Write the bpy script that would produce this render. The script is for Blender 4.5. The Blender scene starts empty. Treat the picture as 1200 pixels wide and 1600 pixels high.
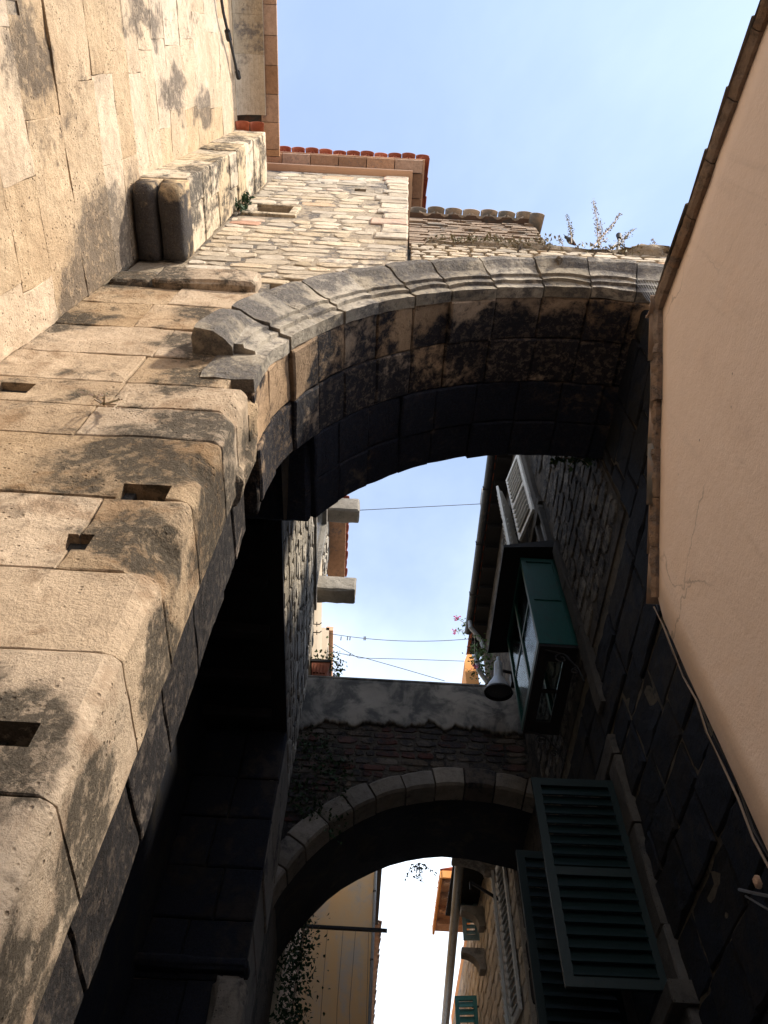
import bpy, bmesh, math, random
from mathutils import Vector, Matrix, noise
R = math.radians
random.seed(7)
S = bpy.context.scene
col = S.collection

# ------------------------------------------------------------------ camera
CAMH = 1.6
AX = (Vector((0.998502, -0.046911, 0.028158)), Vector((-0.054712, -0.856117, 0.513878)), Vector((0.0, 0.514648, 0.857401)))
cam_d = bpy.data.cameras.new('camera'); cam = bpy.data.objects.new('camera', cam_d); col.objects.link(cam)
rx, uy, fz = AX
cam.matrix_world = Matrix(((rx.x, uy.x, -fz.x, 0), (rx.y, uy.y, -fz.y, 0), (rx.z, uy.z, -fz.z, CAMH), (0, 0, 0, 1)))
cam_d.sensor_fit = 'VERTICAL'; cam_d.sensor_height = 36; cam_d.lens = 1218 / 1600 * 36
cam_d.clip_start = 0.05; cam_d.clip_end = 2000
S.camera = cam

# ------------------------------------------------------------------ sky and sun
SUN_EL = R(42); SUN_H = Vector((0.78, -0.626, 0)).normalized()
SKY = 0.15; SUN = 3.4; EXPO = 1.15
w = bpy.data.worlds.new('World'); S.world = w; w.use_nodes = True
nt = w.node_tree; nt.nodes.clear()
def wn(t, **k):
    n = nt.nodes.new(t)
    for a, b in k.items(): setattr(n, a, b)
    return n
sky = wn('ShaderNodeTexSky', sky_type='NISHITA', sun_disc=False)
sky.sun_elevation = SUN_EL; sky.sun_rotation = math.atan2(SUN_H.x, SUN_H.y); sky.altitude = 0; sky.air_density = 1.0; sky.dust_density = 0.5; sky.ozone_density = 2.6
tc = wn('ShaderNodeTexCoord'); sep = wn('ShaderNodeSeparateXYZ'); nt.links.new(tc.outputs['Generated'], sep.inputs[0])
zc = wn('ShaderNodeMath', operation='MAXIMUM'); nt.links.new(sep.outputs[2], zc.inputs[0]); zc.inputs[1].default_value = 0.12
dv = wn('ShaderNodeVectorMath', operation='DIVIDE'); cb = wn('ShaderNodeCombineXYZ')
for i in range(3): nt.links.new(zc.outputs[0], cb.inputs[i])
nt.links.new(tc.outputs['Generated'], dv.inputs[0]); nt.links.new(cb.outputs[0], dv.inputs[1])
cn = wn('ShaderNodeTexNoise'); cn.inputs['Scale'].default_value = 1.5; cn.inputs['Detail'].default_value = 7; cn.inputs['Roughness'].default_value = 0.55; cn.inputs['Distortion'].default_value = 0.35
nt.links.new(dv.outputs[0], cn.inputs['Vector'])
hz = wn('ShaderNodeMapRange', interpolation_type='SMOOTHSTEP'); nt.links.new(sep.outputs[2], hz.inputs[0])
hz.inputs[1].default_value = 0.90; hz.inputs[2].default_value = 0.42; hz.inputs[3].default_value = 0.0; hz.inputs[4].default_value = 0.50
ad = wn('ShaderNodeMath', operation='MULTIPLY_ADD'); nt.links.new(cn.outputs['Fac'], ad.inputs[0]); ad.inputs[1].default_value = 0.5; nt.links.new(hz.outputs[0], ad.inputs[2])
cm = wn('ShaderNodeMapRange', interpolation_type='SMOOTHSTEP'); nt.links.new(ad.outputs[0], cm.inputs[0])
cm.inputs[1].default_value = 0.14; cm.inputs[2].default_value = 0.74; cm.inputs[3].default_value = 0.17; cm.inputs[4].default_value = 0.92
mx = wn('ShaderNodeMix', data_type='RGBA'); nt.links.new(cm.outputs[0], mx.inputs[0]); nt.links.new(sky.outputs[0], mx.inputs[6])
mx.inputs[7].default_value = (5.2, 5.8, 6.5, 1)
bg = wn('ShaderNodeBackground'); bg.inputs[1].default_value = SKY; nt.links.new(mx.outputs[2], bg.inputs[0])
wo = wn('ShaderNodeOutputWorld'); nt.links.new(bg.outputs[0], wo.inputs[0])
sd = bpy.data.lights.new('sun', 'SUN'); sd.energy = SUN; sd.angle = R(3.5); sd.color = (1.0, 0.87, 0.68)
so = bpy.data.objects.new('sun', sd); col.objects.link(so)
so.rotation_euler = (SUN_H * math.cos(SUN_EL) + Vector((0, 0, math.sin(SUN_EL)))).to_track_quat('Z', 'Y').to_euler()
S.view_settings.view_transform = 'Standard'; S.view_settings.look = 'None'; S.view_settings.gamma = 1; S.view_settings.exposure = EXPO

# ------------------------------------------------------------------ points of the place, read through the lens on a known plane
def ray(px, py): return rx * ((px - 600) / 1218) + uy * ((800 - py) / 1218) + fz
def at_y(px, py, Y): d = ray(px, py); return d * (Y / d.y) + Vector((0, 0, CAMH))
def at_x(px, py, X): d = ray(px, py); return d * (X / d.x) + Vector((0, 0, CAMH))

# ------------------------------------------------------------------ materials
def srgb(r, g, b):
    f = lambda c: (c / 255 / 12.92) if c / 255 <= 0.04045 else ((c / 255 + 0.055) / 1.055) ** 2.4
    return (f(r), f(g), f(b), 1)
class NT:
    def __init__(s, name):
        s.m = bpy.data.materials.new(name); s.m.use_nodes = True; s.t = s.m.node_tree; s.t.nodes.clear()
        s.out = s.n('ShaderNodeOutputMaterial'); s.b = s.n('ShaderNodeBsdfPrincipled'); s.l(s.b.outputs[0], s.out.inputs[0])
        s.b.inputs['Roughness'].default_value = 0.9; s.b.inputs['Specular IOR Level'].default_value = 0.2
    def n(s, t, **k):
        x = s.t.nodes.new(t)
        for a, b in k.items(): setattr(x, a, b)
        return x
    def l(s, a, b): s.t.links.new(a, b)
    def put(s, sock, v):
        if hasattr(v, 'is_output'): s.l(v, sock)
        else: sock.default_value = v
    def math(s, op, a, b=0.0, c=None, clamp=False):
        x = s.n('ShaderNodeMath', operation=op); x.use_clamp = clamp; s.put(x.inputs[0], a); s.put(x.inputs[1], b)
        if c is not None: s.put(x.inputs[2], c)
        return x.outputs[0]
    def vm(s, op, a, b):
        x = s.n('ShaderNodeVectorMath', operation=op); s.put(x.inputs[0], a); s.put(x.inputs[1], b)
        return x.outputs['Value'] if op in ('DISTANCE', 'LENGTH', 'DOT_PRODUCT') else x.outputs[0]
    def noise(s, vec, scale, detail=4, rough=0.55, dist=0.0):
        x = s.n('ShaderNodeTexNoise'); s.l(vec, x.inputs['Vector']); x.inputs['Scale'].default_value = scale
        x.inputs['Detail'].default_value = detail; x.inputs['Roughness'].default_value = rough; x.inputs['Distortion'].default_value = dist
        return x.outputs['Fac']
    def ramp(s, v, a, b, lo=0.0, hi=1.0):
        x = s.n('ShaderNodeMapRange', interpolation_type='SMOOTHSTEP'); s.put(x.inputs[0], v)
        for i, q in ((1, a), (2, b), (3, lo), (4, hi)): x.inputs[i].default_value = q
        return x.outputs[0]
    def mix(s, f, a, b, blend='MIX'):
        x = s.n('ShaderNodeMix', data_type='RGBA', blend_type=blend); s.put(x.inputs[0], f); s.put(x.inputs[6], a); s.put(x.inputs[7], b)
        return x.outputs[2]
    def pos(s, scale=(1, 1, 1)):
        g = s.n('ShaderNodeNewGeometry').outputs['Position']
        return g if scale == (1, 1, 1) else s.vm('MULTIPLY', g, scale)
    def rnd(s): return s.n('ShaderNodeObjectInfo').outputs['Random']
    def bump(s, h, strength, dist):
        x = s.n('ShaderNodeBump'); s.put(x.inputs['Strength'], strength); x.inputs['Distance'].default_value = dist
        s.put(x.inputs['Height'], h); s.l(x.outputs[0], s.b.inputs['Normal'])

def stone(name, c1, c2, crust, stain=0.5, scale=1.0, tint=0.18, blobs=(), pits=0.5, bump=0.5, streak=(1, 1, 1), alt=None, crust_mix=0.92, fine=1.0, solid=0.22, brown=None):
    """weathered limestone: two body tones, a tint per block, dark lichen crust and painted shade in patches, pits"""
    t = NT(name); P = t.pos(); r = t.rnd()
    big = t.noise(P, 0.9 * scale, 5, 0.6, 0.3); mid = t.noise(P, 7 * scale, 7, 0.68, 0.4); fin = t.noise(P, 62 * scale * fine, 5, 0.75)
    c = t.mix(t.ramp(big, 0.32, 0.68), c1, c2)
    c = t.mix(t.ramp(mid, 0.38, 0.72, 0, 0.55), c, tuple(0.60 * x for x in c1[:3]) + (1,))
    c = t.mix(t.ramp(fin, 0.50, 0.72, 0, 0.45), c, tuple(0.50 * x for x in c1[:3]) + (1,))
    c = t.mix(t.ramp(fin, 0.44, 0.28, 0, 0.30), c, tuple(min(1, 1.3 * x) for x in c2[:3]) + (1,))
    if alt is not None: c = t.mix(t.ramp(r, 1 - alt[1] - 0.02, 1 - alt[1] + 0.02), c, alt[0])
    if brown is not None:
        bn = t.noise(P, 1.9 * scale, 7, 0.68, 0.7); c = t.mix(t.ramp(t.math('ADD', bn, t.math('MULTIPLY_ADD', mid, 0.3, -0.15)), 0.50, 0.66, 0, 0.75), c, brown)
        pn = t.noise(t.vm('ADD', P, (7.3, 2.1, 4.4)), 2.7 * scale, 6, 0.66, 0.5); c = t.mix(t.ramp(pn, 0.55, 0.68, 0, 0.5), c, tuple(min(1, 1.22 * x) for x in c2[:3]) + (1,))
    hs = t.n('ShaderNodeHueSaturation'); t.l(c, hs.inputs['Color'])
    t.l(t.math('MULTIPLY_ADD', r, 2 * tint, 1 - tint), hs.inputs['Value'])
    r2 = t.math('FRACT', t.math('MULTIPLY', r, 7.31)); t.l(t.math('MULTIPLY_ADD', r2, 0.4, 0.75), hs.inputs['Saturation'])
    c = hs.outputs[0]
    # patches of crust and painted shade
    PS = t.pos(streak); patch = t.noise(PS, 1.15 * scale, 6, 0.62, 0.8)
    m = t.math('ADD', patch, t.math('MULTIPLY_ADD', mid, 0.5, -0.25))
    th = 0.82 - 0.5 * stain
    mask = t.ramp(m, th - 0.05, th + 0.12)
    if blobs:
        wob = t.n('ShaderNodeTexNoise'); t.l(P, wob.inputs['Vector']); wob.inputs['Scale'].default_value = 2.6; wob.inputs['Detail'].default_value = 5
        off = t.vm('MULTIPLY', t.vm('SUBTRACT', wob.outputs['Color'], (0.5, 0.5, 0.5)), (0.9, 0.9, 0.9)); PW = t.vm('ADD', P, off)
        for (cx, cy, cz, rad, sq) in blobs:
            d = t.vm('LENGTH', t.vm('MULTIPLY', t.vm('SUBTRACT', PW, (cx, cy, cz)), (1, 1, sq)), (0, 0, 0))
            b = t.ramp(t.math('ADD', t.math('DIVIDE', d, rad), t.math('MULTIPLY_ADD', mid, 1.2, -0.6)), 1.05, 0.6)
            mask = t.math('MAXIMUM', mask, b)
    brk = t.noise(P, 13 * scale * fine, 8, 0.78, 0.4); mask = t.math('MULTIPLY', mask, t.ramp(t.math('ADD', brk, t.math('MULTIPLY', mask, 0.10)), 0.50, 0.61, solid, 1.0))
    cc = t.mix(t.ramp(fin, 0.35, 0.7), crust, tuple(min(1, 2.6 * x) for x in crust[:3]) + (1,))
    c = t.mix(t.math('MULTIPLY', mask, crust_mix), c, cc)
    # pits
    v = t.n('ShaderNodeTexVoronoi'); t.l(P, v.inputs['Vector']); v.inputs['Scale'].default_value = 23 * scale * fine
    pit = t.math('MULTIPLY', t.ramp(v.outputs['Distance'], 0.26, 0.08), t.ramp(t.noise(P, 3.1 * scale, 3), 0.44, 0.62))
    c = t.mix(t.math('MULTIPLY', pit, pits), c, tuple(0.25 * x for x in c1[:3]) + (1,))
    t.l(c, t.b.inputs['Base Color'])
    hb = t.noise(P, 10 * scale * fine, 10, 0.74); h = t.math('ADD', t.math('MULTIPLY', hb, 0.85), t.math('MULTIPLY', fin, 0.22)); h = t.math('SUBTRACT', h, t.math('MULTIPLY', pit, 0.7 * pits))
    h = t.math('SUBTRACT', h, t.math('MULTIPLY', mask, 0.12))
    t.bump(h, t.math('MULTIPLY_ADD', r2, 0.7 * bump, 0.75 * bump), 0.055)
    return t.m

def plaster(name, c1, c2, stainc, amt=0.4, bump=0.25, streak=(1, 1, 1), speck=True, crack=False):
    t = NT(name); P = t.pos(); PS = t.pos(streak)
    big = t.noise(PS, 0.8, 6, 0.6, 0.5); mid = t.noise(P, 5, 7, 0.65); fin = t.noise(P, 90, 3, 0.6)
    c = t.mix(t.ramp(big, 0.3, 0.7), c1, c2)
    st = t.noise(PS, 1.7, 7, 0.65, 0.9)
    c = t.mix(t.ramp(t.math('ADD', st, t.math('MULTIPLY_ADD', mid, 0.4, -0.2)), 0.72 - 0.4 * amt, 0.95 - 0.4 * amt, 0, 0.85), c, stainc)
    if speck:
        v = t.n('ShaderNodeTexVoronoi'); t.l(P, v.inputs['Vector']); v.inputs['Scale'].default_value = 9
        c = t.mix(t.math('MULTIPLY', t.ramp(v.outputs['Distance'], 0.075, 0.03), t.ramp(mid, 0.5, 0.6)), c, tuple(0.2 * x for x in c1[:3]) + (1,))
    if crack:
        wb = t.n('ShaderNodeTexNoise'); t.l(P, wb.inputs['Vector']); wb.inputs['Scale'].default_value = 3.0; wb.inputs['Detail'].default_value = 6
        pw = t.vm('ADD', P, t.vm('MULTIPLY', wb.outputs['Color'], (0.35, 0.35, 0.35))); ve = t.n('ShaderNodeTexVoronoi', feature='DISTANCE_TO_EDGE'); t.l(pw, ve.inputs['Vector']); ve.inputs['Scale'].default_value = 1.1
        c = t.mix(t.math('MULTIPLY', t.ramp(ve.outputs['Distance'], 0.006, 0.001), t.ramp(t.noise(P, 0.9, 2), 0.50, 0.60, 0, 0.5)), c, tuple(0.35 * x for x in c1[:3]) + (1,))
        dr = t.noise(t.pos((1, 5, 0.25)), 1.6, 5, 0.6); c = t.mix(t.ramp(dr, 0.54, 0.70, 0, 0.26), c, tuple(0.62 * x for x in c1[:3]) + (1,))
        wp = t.noise(P, 1.3, 3, 0.5, 1.2); c = t.mix(t.ramp(wp, 0.56, 0.62, 0, 0.30), c, (0.86, 0.68, 0.56, 1))
    t.l(c, t.b.inputs['Base Color'])
    t.bump(t.math('ADD', t.math('MULTIPLY', mid, 0.6), t.math('MULTIPLY', fin, 0.12)), bump, 0.02)
    return t.m

def paint(name, c, wear, rough=0.55, amt=0.4, metal=0.0, spec=0.3):
    t = NT(name); P = t.pos(); n = t.noise(P, 6, 7, 0.7, 0.5); f = t.noise(t.pos((9, 9, 2)), 5, 4, 0.6)
    cc = t.mix(t.ramp(n, 0.66 - 0.3 * amt, 0.8 - 0.25 * amt, 0, 0.8), c, wear)
    cc = t.mix(t.ramp(f, 0.4, 0.7, 0, 0.35), cc, tuple(0.6 * x for x in c[:3]) + (1,))
    t.l(cc, t.b.inputs['Base Color']); t.b.inputs['Roughness'].default_value = rough; t.b.inputs['Metallic'].default_value = metal
    t.b.inputs['Specular IOR Level'].default_value = spec
    t.bump(t.math('ADD', n, f), 0.2, 0.01)
    return t.m

def tilemat(name, c1, c2, lich, amt=0.4):
    t = NT(name); P = t.pos(); r = t.rnd(); n = t.noise(P, 6, 6, 0.65); f = t.noise(P, 40, 4, 0.6)
    c = t.mix(t.ramp(n, 0.35, 0.65), c1, c2)
    hs = t.n('ShaderNodeHueSaturation'); t.l(c, hs.inputs['Color']); t.l(t.math('MULTIPLY_ADD', r, 0.6, 0.7), hs.inputs['Value'])
    c = t.mix(t.ramp(t.noise(P, 3.3, 6, 0.7, 0.6), 0.75 - 0.4 * amt, 0.9 - 0.4 * amt), hs.outputs[0], lich)
    t.l(c, t.b.inputs['Base Color']); t.bump(t.math('ADD', n, t.math('MULTIPLY', f, 0.4)), 0.4, 0.012)
    return t.m

def leafmat(name, c1, c2):
    t = NT(name); r = t.noise(t.pos(), 23, 2, 0.5)
    t.l(t.mix(t.ramp(r, 0.35, 0.65), c1, c2), t.b.inputs['Base Color']); t.b.inputs['Roughness'].default_value = 0.6
    return t.m

CR = (0.030, 0.029, 0.030, 1); CX_ = 2.046
M = {}
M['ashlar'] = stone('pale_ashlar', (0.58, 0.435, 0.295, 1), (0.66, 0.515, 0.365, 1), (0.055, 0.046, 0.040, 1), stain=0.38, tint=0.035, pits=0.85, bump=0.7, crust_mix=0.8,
    streak=(1, 1.0, 0.45), solid=0.5, brown=(0.50, 0.37, 0.25, 1), blobs=[(-2.8, 0.25, 8.25, 0.45, 1.0), (-2.8, 1.95, 9.5, 0.85, 0.6), (-2.8, 2.05, 8.5, 0.5, 0.7), (-2.8, .6, 12.2, .3, .4), (-2.8, .9, 13.6, .3, .4), (-2.8, -.1, 11.2, .25, .3)])  # blobs below the corbel paint its shadow along with dark stain
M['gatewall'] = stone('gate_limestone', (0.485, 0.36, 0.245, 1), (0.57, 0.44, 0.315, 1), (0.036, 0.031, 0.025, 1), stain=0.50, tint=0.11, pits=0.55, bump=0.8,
    solid=0.5, brown=(0.30, 0.195, 0.115, 1), blobs=[(-1.45, 2.1, 5.55, 0.50, 1.0), (-1.15, 2.1, 4.75, 0.36, 1.0), (-2.6, 2.1, 9.4, 0.75, 1.0), (-2.7, 2.1, 7.9, 0.42, 1.0), (-1.5, 2.1, 7.5, 0.4, 1.0), (-1.2, 2.1, 6.0, 0.35, 1.0),  # large blob under the corbel holds its painted shadow and stain
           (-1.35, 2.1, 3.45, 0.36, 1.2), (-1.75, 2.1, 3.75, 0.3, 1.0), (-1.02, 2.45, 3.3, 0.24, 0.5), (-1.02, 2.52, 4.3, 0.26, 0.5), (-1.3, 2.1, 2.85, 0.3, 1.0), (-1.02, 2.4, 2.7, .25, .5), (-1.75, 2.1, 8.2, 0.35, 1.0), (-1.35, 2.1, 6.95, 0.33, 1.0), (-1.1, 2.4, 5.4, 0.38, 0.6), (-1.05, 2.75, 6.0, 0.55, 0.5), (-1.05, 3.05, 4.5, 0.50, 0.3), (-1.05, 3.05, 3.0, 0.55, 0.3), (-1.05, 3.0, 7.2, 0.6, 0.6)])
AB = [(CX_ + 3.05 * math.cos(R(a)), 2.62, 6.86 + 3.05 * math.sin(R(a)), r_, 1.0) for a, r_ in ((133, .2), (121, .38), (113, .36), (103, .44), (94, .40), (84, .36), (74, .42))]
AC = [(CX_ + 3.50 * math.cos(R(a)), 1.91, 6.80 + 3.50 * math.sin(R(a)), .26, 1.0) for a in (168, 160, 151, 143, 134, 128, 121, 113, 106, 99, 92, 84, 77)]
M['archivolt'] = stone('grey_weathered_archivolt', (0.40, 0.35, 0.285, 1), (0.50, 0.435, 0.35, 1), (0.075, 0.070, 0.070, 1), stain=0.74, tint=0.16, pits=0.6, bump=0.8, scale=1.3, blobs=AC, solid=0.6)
M['vault'] = stone('vault_soot_and_painted_shade', (0.10, 0.075, 0.060, 1), (0.16, 0.115, 0.085, 1), (0.0085, 0.0115, 0.0215, 1), stain=1.02, tint=0.35, pits=0.4, bump=0.6, scale=0.9, crust_mix=0.97, solid=0.88)  # soot crust, made darker and bluish to paint in the vault's deep shade
M['jambrear'] = stone('streaked_jamb_with_painted_shade', (0.22, 0.17, 0.135, 1), (0.28, 0.22, 0.18, 1), (0.006, 0.0058, 0.0075, 1), stain=0.98, tint=0.15, pits=0.4, bump=0.7, streak=(2.2, 2.2, 0.35), crust_mix=0.97, solid=0.75)  # black crust streaks plus painted shade over the jamb's unlit inner half
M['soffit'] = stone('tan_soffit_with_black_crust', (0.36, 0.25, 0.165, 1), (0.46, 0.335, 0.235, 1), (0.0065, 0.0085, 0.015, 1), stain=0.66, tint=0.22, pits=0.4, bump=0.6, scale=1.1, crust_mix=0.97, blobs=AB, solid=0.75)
M['soffit_inner'] = stone('inner_soffit_crust_and_painted_shade', (0.36, 0.25, 0.165, 1), (0.46, 0.335, 0.235, 1), (0.0065, 0.0085, 0.015, 1), stain=1.0, tint=0.22, pits=0.4, bump=0.6, scale=1.1, crust_mix=0.97, solid=0.75)  # black crust plus painted shade: soffit stone darkened for the unlit inner row
M['core'] = stone('dark_mortar_core', (0.06, 0.05, 0.042, 1), (0.08, 0.066, 0.055, 1), CR, stain=0.7, tint=0.0, bump=0.8)
M['mortar_warm'] = stone('warm_lime_mortar', (0.44, 0.355, 0.265, 1), (0.50, 0.41, 0.315, 1), (0.09, 0.082, 0.08, 1), stain=0.52, tint=0.0, bump=1.0, scale=1.6)
M['tower_mortar'] = stone('patchy_tower_mortar', (0.42, 0.34, 0.25, 1), (0.50, 0.41, 0.315, 1), (0.085, 0.08, 0.08, 1), stain=0.62, tint=0.0, bump=1.0, scale=1.5)
M['rubble'] = stone('cream_rubble', (0.53, 0.435, 0.325, 1), (0.62, 0.525, 0.405, 1), (0.10, 0.09, 0.088, 1), stain=0.44, tint=0.22, pits=0.5, bump=0.6, alt=((0.40, 0.20, 0.12, 1), 0.04), crust_mix=0.8)
M['alley_rubble'] = stone('grey_alley_rubble', (0.36, 0.33, 0.285, 1), (0.45, 0.415, 0.365, 1), (0.06, 0.06, 0.063, 1), stain=0.55, tint=0.3, pits=0.5, bump=0.8, streak=(1, 1, 0.35))
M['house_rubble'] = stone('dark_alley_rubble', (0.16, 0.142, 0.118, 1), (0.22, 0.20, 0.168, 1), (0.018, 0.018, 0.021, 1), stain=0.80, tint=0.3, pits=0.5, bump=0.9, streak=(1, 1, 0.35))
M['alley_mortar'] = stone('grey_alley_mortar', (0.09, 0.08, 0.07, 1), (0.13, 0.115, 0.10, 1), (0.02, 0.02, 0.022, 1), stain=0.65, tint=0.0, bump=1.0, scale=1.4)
M['dark_block'] = stone('near_black_house_block', (0.016, 0.0145, 0.015, 1), (0.026, 0.023, 0.022, 1), (0.006, 0.008, 0.014, 1), stain=0.75, tint=0.3, pits=0.3, bump=0.9, solid=0.75)  # near-black block tone with bluish black patches over it
M['dark_joint'] = stone('pale_joint_mortar', (0.20, 0.165, 0.12, 1), (0.10, 0.088, 0.07, 1), (0.03, 0.03, 0.03, 1), stain=0.6, tint=0.0, bump=0.9, scale=2)
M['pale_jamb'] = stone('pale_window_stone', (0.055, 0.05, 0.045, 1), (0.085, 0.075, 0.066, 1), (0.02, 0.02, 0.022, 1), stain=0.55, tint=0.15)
M['voussoir'] = stone('grey_voussoir', (0.20, 0.175, 0.15, 1), (0.27, 0.24, 0.205, 1), (0.04, 0.038, 0.038, 1), stain=0.5, tint=0.25, pits=0.6, bump=0.6)
M['spandrel'] = stone('brown_spandrel_stone', (0.10, 0.082, 0.07, 1), (0.17, 0.14, 0.115, 1), (0.022, 0.022, 0.026, 1), stain=0.72, tint=0.35, alt=((0.085, 0.040, 0.034, 1), 0.30), bump=0.9)
M['deep'] = stone('passage_stone_painted_shade', (0.026, 0.024, 0.025, 1), (0.04, 0.036, 0.035, 1), (0.008, 0.010, 0.017, 1), stain=0.85, tint=0.25, solid=0.75)  # near-black tone paints the passage's deep shade onto its stone
M['bracket'] = stone('grey_bracket_stone', (0.26, 0.245, 0.225, 1), (0.33, 0.31, 0.29, 1), (0.07, 0.07, 0.072, 1), stain=0.5, tint=0.12)
M['corbel'] = stone('corbel_stone', (0.58, 0.44, 0.29, 1), (0.62, 0.50, 0.35, 1), (0.020, 0.020, 0.024, 1), stain=0.30, tint=0.08, crust_mix=0.96, blobs=[(-2.4, 1.85, 10.2, 0.55, 1.0), (-2.7, 1.85, 10.1, 0.6, 1.0)], solid=0.97)  # two dark blobs put the shade of the rolls' undersides into the colour
M['pier'] = stone('pier_stone', (0.60, 0.475, 0.325, 1), (0.66, 0.54, 0.385, 1), (0.036, 0.032, 0.029, 1), stain=0.66, tint=0.10, solid=0.5, streak=(1.4, 1.4, 0.6), bump=0.7, scale=1.3)
M['pink'] = plaster('pink_plaster', (0.84, 0.69, 0.595, 1), (0.88, 0.73, 0.63, 1), (0.71, 0.56, 0.475, 1), 0.42, 0.6, (1, 1.3, 0.6), crack=True)
M['pink_edge'] = stone('stained_mortar_bedding', (0.27, 0.19, 0.135, 1), (0.34, 0.24, 0.175, 1), (0.10, 0.078, 0.066, 1), stain=0.62, tint=0.1, scale=2.0, streak=(1, 4, 1))
M['grey_plaster'] = plaster('grey_flaking_plaster', (0.30, 0.275, 0.245, 1), (0.18, 0.17, 0.158, 1), (0.055, 0.058, 0.062, 1), 0.78, 0.7)
M['yellow'] = plaster('ochre_plaster', (0.58, 0.36, 0.17, 1), (0.50, 0.37, 0.23, 1), (0.38, 0.34, 0.29, 1), 0.62, 0.35, (1.2, 1.2, 0.35))
M['cream'] = plaster('cream_plaster', (0.55, 0.46, 0.35, 1), (0.50, 0.41, 0.31, 1), (0.28, 0.24, 0.2, 1), 0.4, 0.3, (1, 1, 0.4))
M['orange'] = plaster('orange_plaster', (0.62, 0.27, 0.09, 1), (0.66, 0.33, 0.13, 1), (0.4, 0.2, 0.1, 1), 0.3, 0.3)
M['cove'] = stone('cove_stone', (0.50, 0.40, 0.29, 1), (0.56, 0.46, 0.34, 1), (0.12, 0.105, 0.095, 1), stain=0.55, tint=0.14, pits=0.5, bump=0.7, streak=(1, 1.2, 1), scale=1.2, solid=0.5)
M['cornice'] = plaster('salmon_cornice_render', (0.62, 0.40, 0.27, 1), (0.58, 0.37, 0.25, 1), (0.45, 0.30, 0.21, 1), 0.35, 0.25)
M['brick'] = stone('flat_clay_brick', (0.36, 0.22, 0.145, 1), (0.44, 0.275, 0.185, 1), (0.12, 0.10, 0.10, 1), stain=0.40, tint=0.3, scale=2)
M['thin_brick'] = stone('thin_old_brick', (0.28, 0.205, 0.155, 1), (0.37, 0.29, 0.225, 1), (0.10, 0.095, 0.09, 1), stain=0.62, tint=0.3, scale=1.5)
M['tile'] = tilemat('terracotta_tile', (0.34, 0.095, 0.055, 1), (0.42, 0.14, 0.085, 1), (0.20, 0.13, 0.10, 1), 0.35)
M['tile_old'] = tilemat('lichened_tile', (0.22, 0.155, 0.115, 1), (0.28, 0.205, 0.155, 1), (0.16, 0.15, 0.135, 1), 0.75)
M['tile_pale'] = tilemat('pale_lichened_tile', (0.34, 0.27, 0.21, 1), (0.42, 0.34, 0.27, 1), (0.22, 0.205, 0.19, 1), 0.75)
M['tile_dark'] = tilemat('dark_old_tile', (0.12, 0.08, 0.065, 1), (0.16, 0.11, 0.09, 1), (0.08, 0.08, 0.08, 1), 0.6)
M['green'] = paint('dark_green_paint', (0.0010, 0.0085, 0.0078, 1), (0.0035, 0.008, 0.008, 1), 0.5, 0.4)
M['bay_green'] = paint('bay_green_paint', (0.007, 0.070, 0.060, 1), (0.02, 0.05, 0.045, 1), 0.5, 0.45)
M['teal'] = paint('teal_paint', (0.05, 0.22, 0.22, 1), (0.16, 0.25, 0.24, 1), 0.5, 0.35)
M['paleblue'] = paint('pale_blue_paint', (0.22, 0.34, 0.38, 1), (0.3, 0.33, 0.33, 1), 0.5, 0.3)
M['white'] = paint('flaking_white_paint', (0.66, 0.66, 0.64, 1), (0.32, 0.28, 0.24, 1), 0.55, 0.35)
M['blackwood'] = paint('black_stained_timber', (0.016, 0.015, 0.017, 1), (0.032, 0.028, 0.026, 1), 0.8, 0.4)
M['iron'] = paint('dark_iron', (0.025, 0.024, 0.026, 1), (0.06, 0.035, 0.025, 1), 0.6, 0.4, 0.2)
M['zinc'] = paint('weathered_zinc', (0.20, 0.21, 0.22, 1), (0.10, 0.10, 0.11, 1), 0.5, 0.5, 0.4)
M['darkzinc'] = paint('dark_gutter_metal', (0.055, 0.058, 0.065, 1), (0.13, 0.12, 0.115, 1), 0.55, 0.45, 0.2)
M['enamel'] = paint('grey_lamp_enamel', (0.32, 0.33, 0.34, 1), (0.2, 0.2, 0.2, 1), 0.35, 0.3, 0.1, 0.5)
M['cable'] = paint('grey_cable', (0.06, 0.06, 0.065, 1), (0.1, 0.1, 0.1, 1), 0.6, 0.2)
M['wire_pale'] = paint('pale_wall_cable', (0.20, 0.15, 0.11, 1), (0.3, 0.22, 0.16, 1), 0.6, 0.3)
M['leaf'] = leafmat('green_leaf', (0.045, 0.095, 0.03, 1), (0.09, 0.15, 0.05, 1))
M['leaf_dark'] = leafmat('dark_leaf', (0.016, 0.042, 0.020, 1), (0.035, 0.07, 0.03, 1))
M['dry'] = leafmat('dry_weed', (0.36, 0.26, 0.22, 1), (0.26, 0.24, 0.16, 1))
M['moss'] = leafmat('mossy_tuft', (0.18, 0.17, 0.10, 1), (0.24, 0.19, 0.13, 1))
M['flower'] = leafmat('magenta_petal', (0.55, 0.06, 0.22, 1), (0.62, 0.12, 0.32, 1))
M['pot'] = tilemat('clay_pot', (0.30, 0.10, 0.06, 1), (0.36, 0.14, 0.09, 1), (0.18, 0.1, 0.08, 1), 0.3)
M['bird'] = leafmat('pigeon_grey', (0.028, 0.03, 0.036, 1), (0.05, 0.05, 0.056, 1))
M['paving'] = stone('street_paving_stone', (0.22, 0.195, 0.17, 1), (0.26, 0.23, 0.20, 1), (0.2, 0.18, 0.16, 1), stain=0.3, tint=0.1)
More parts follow.
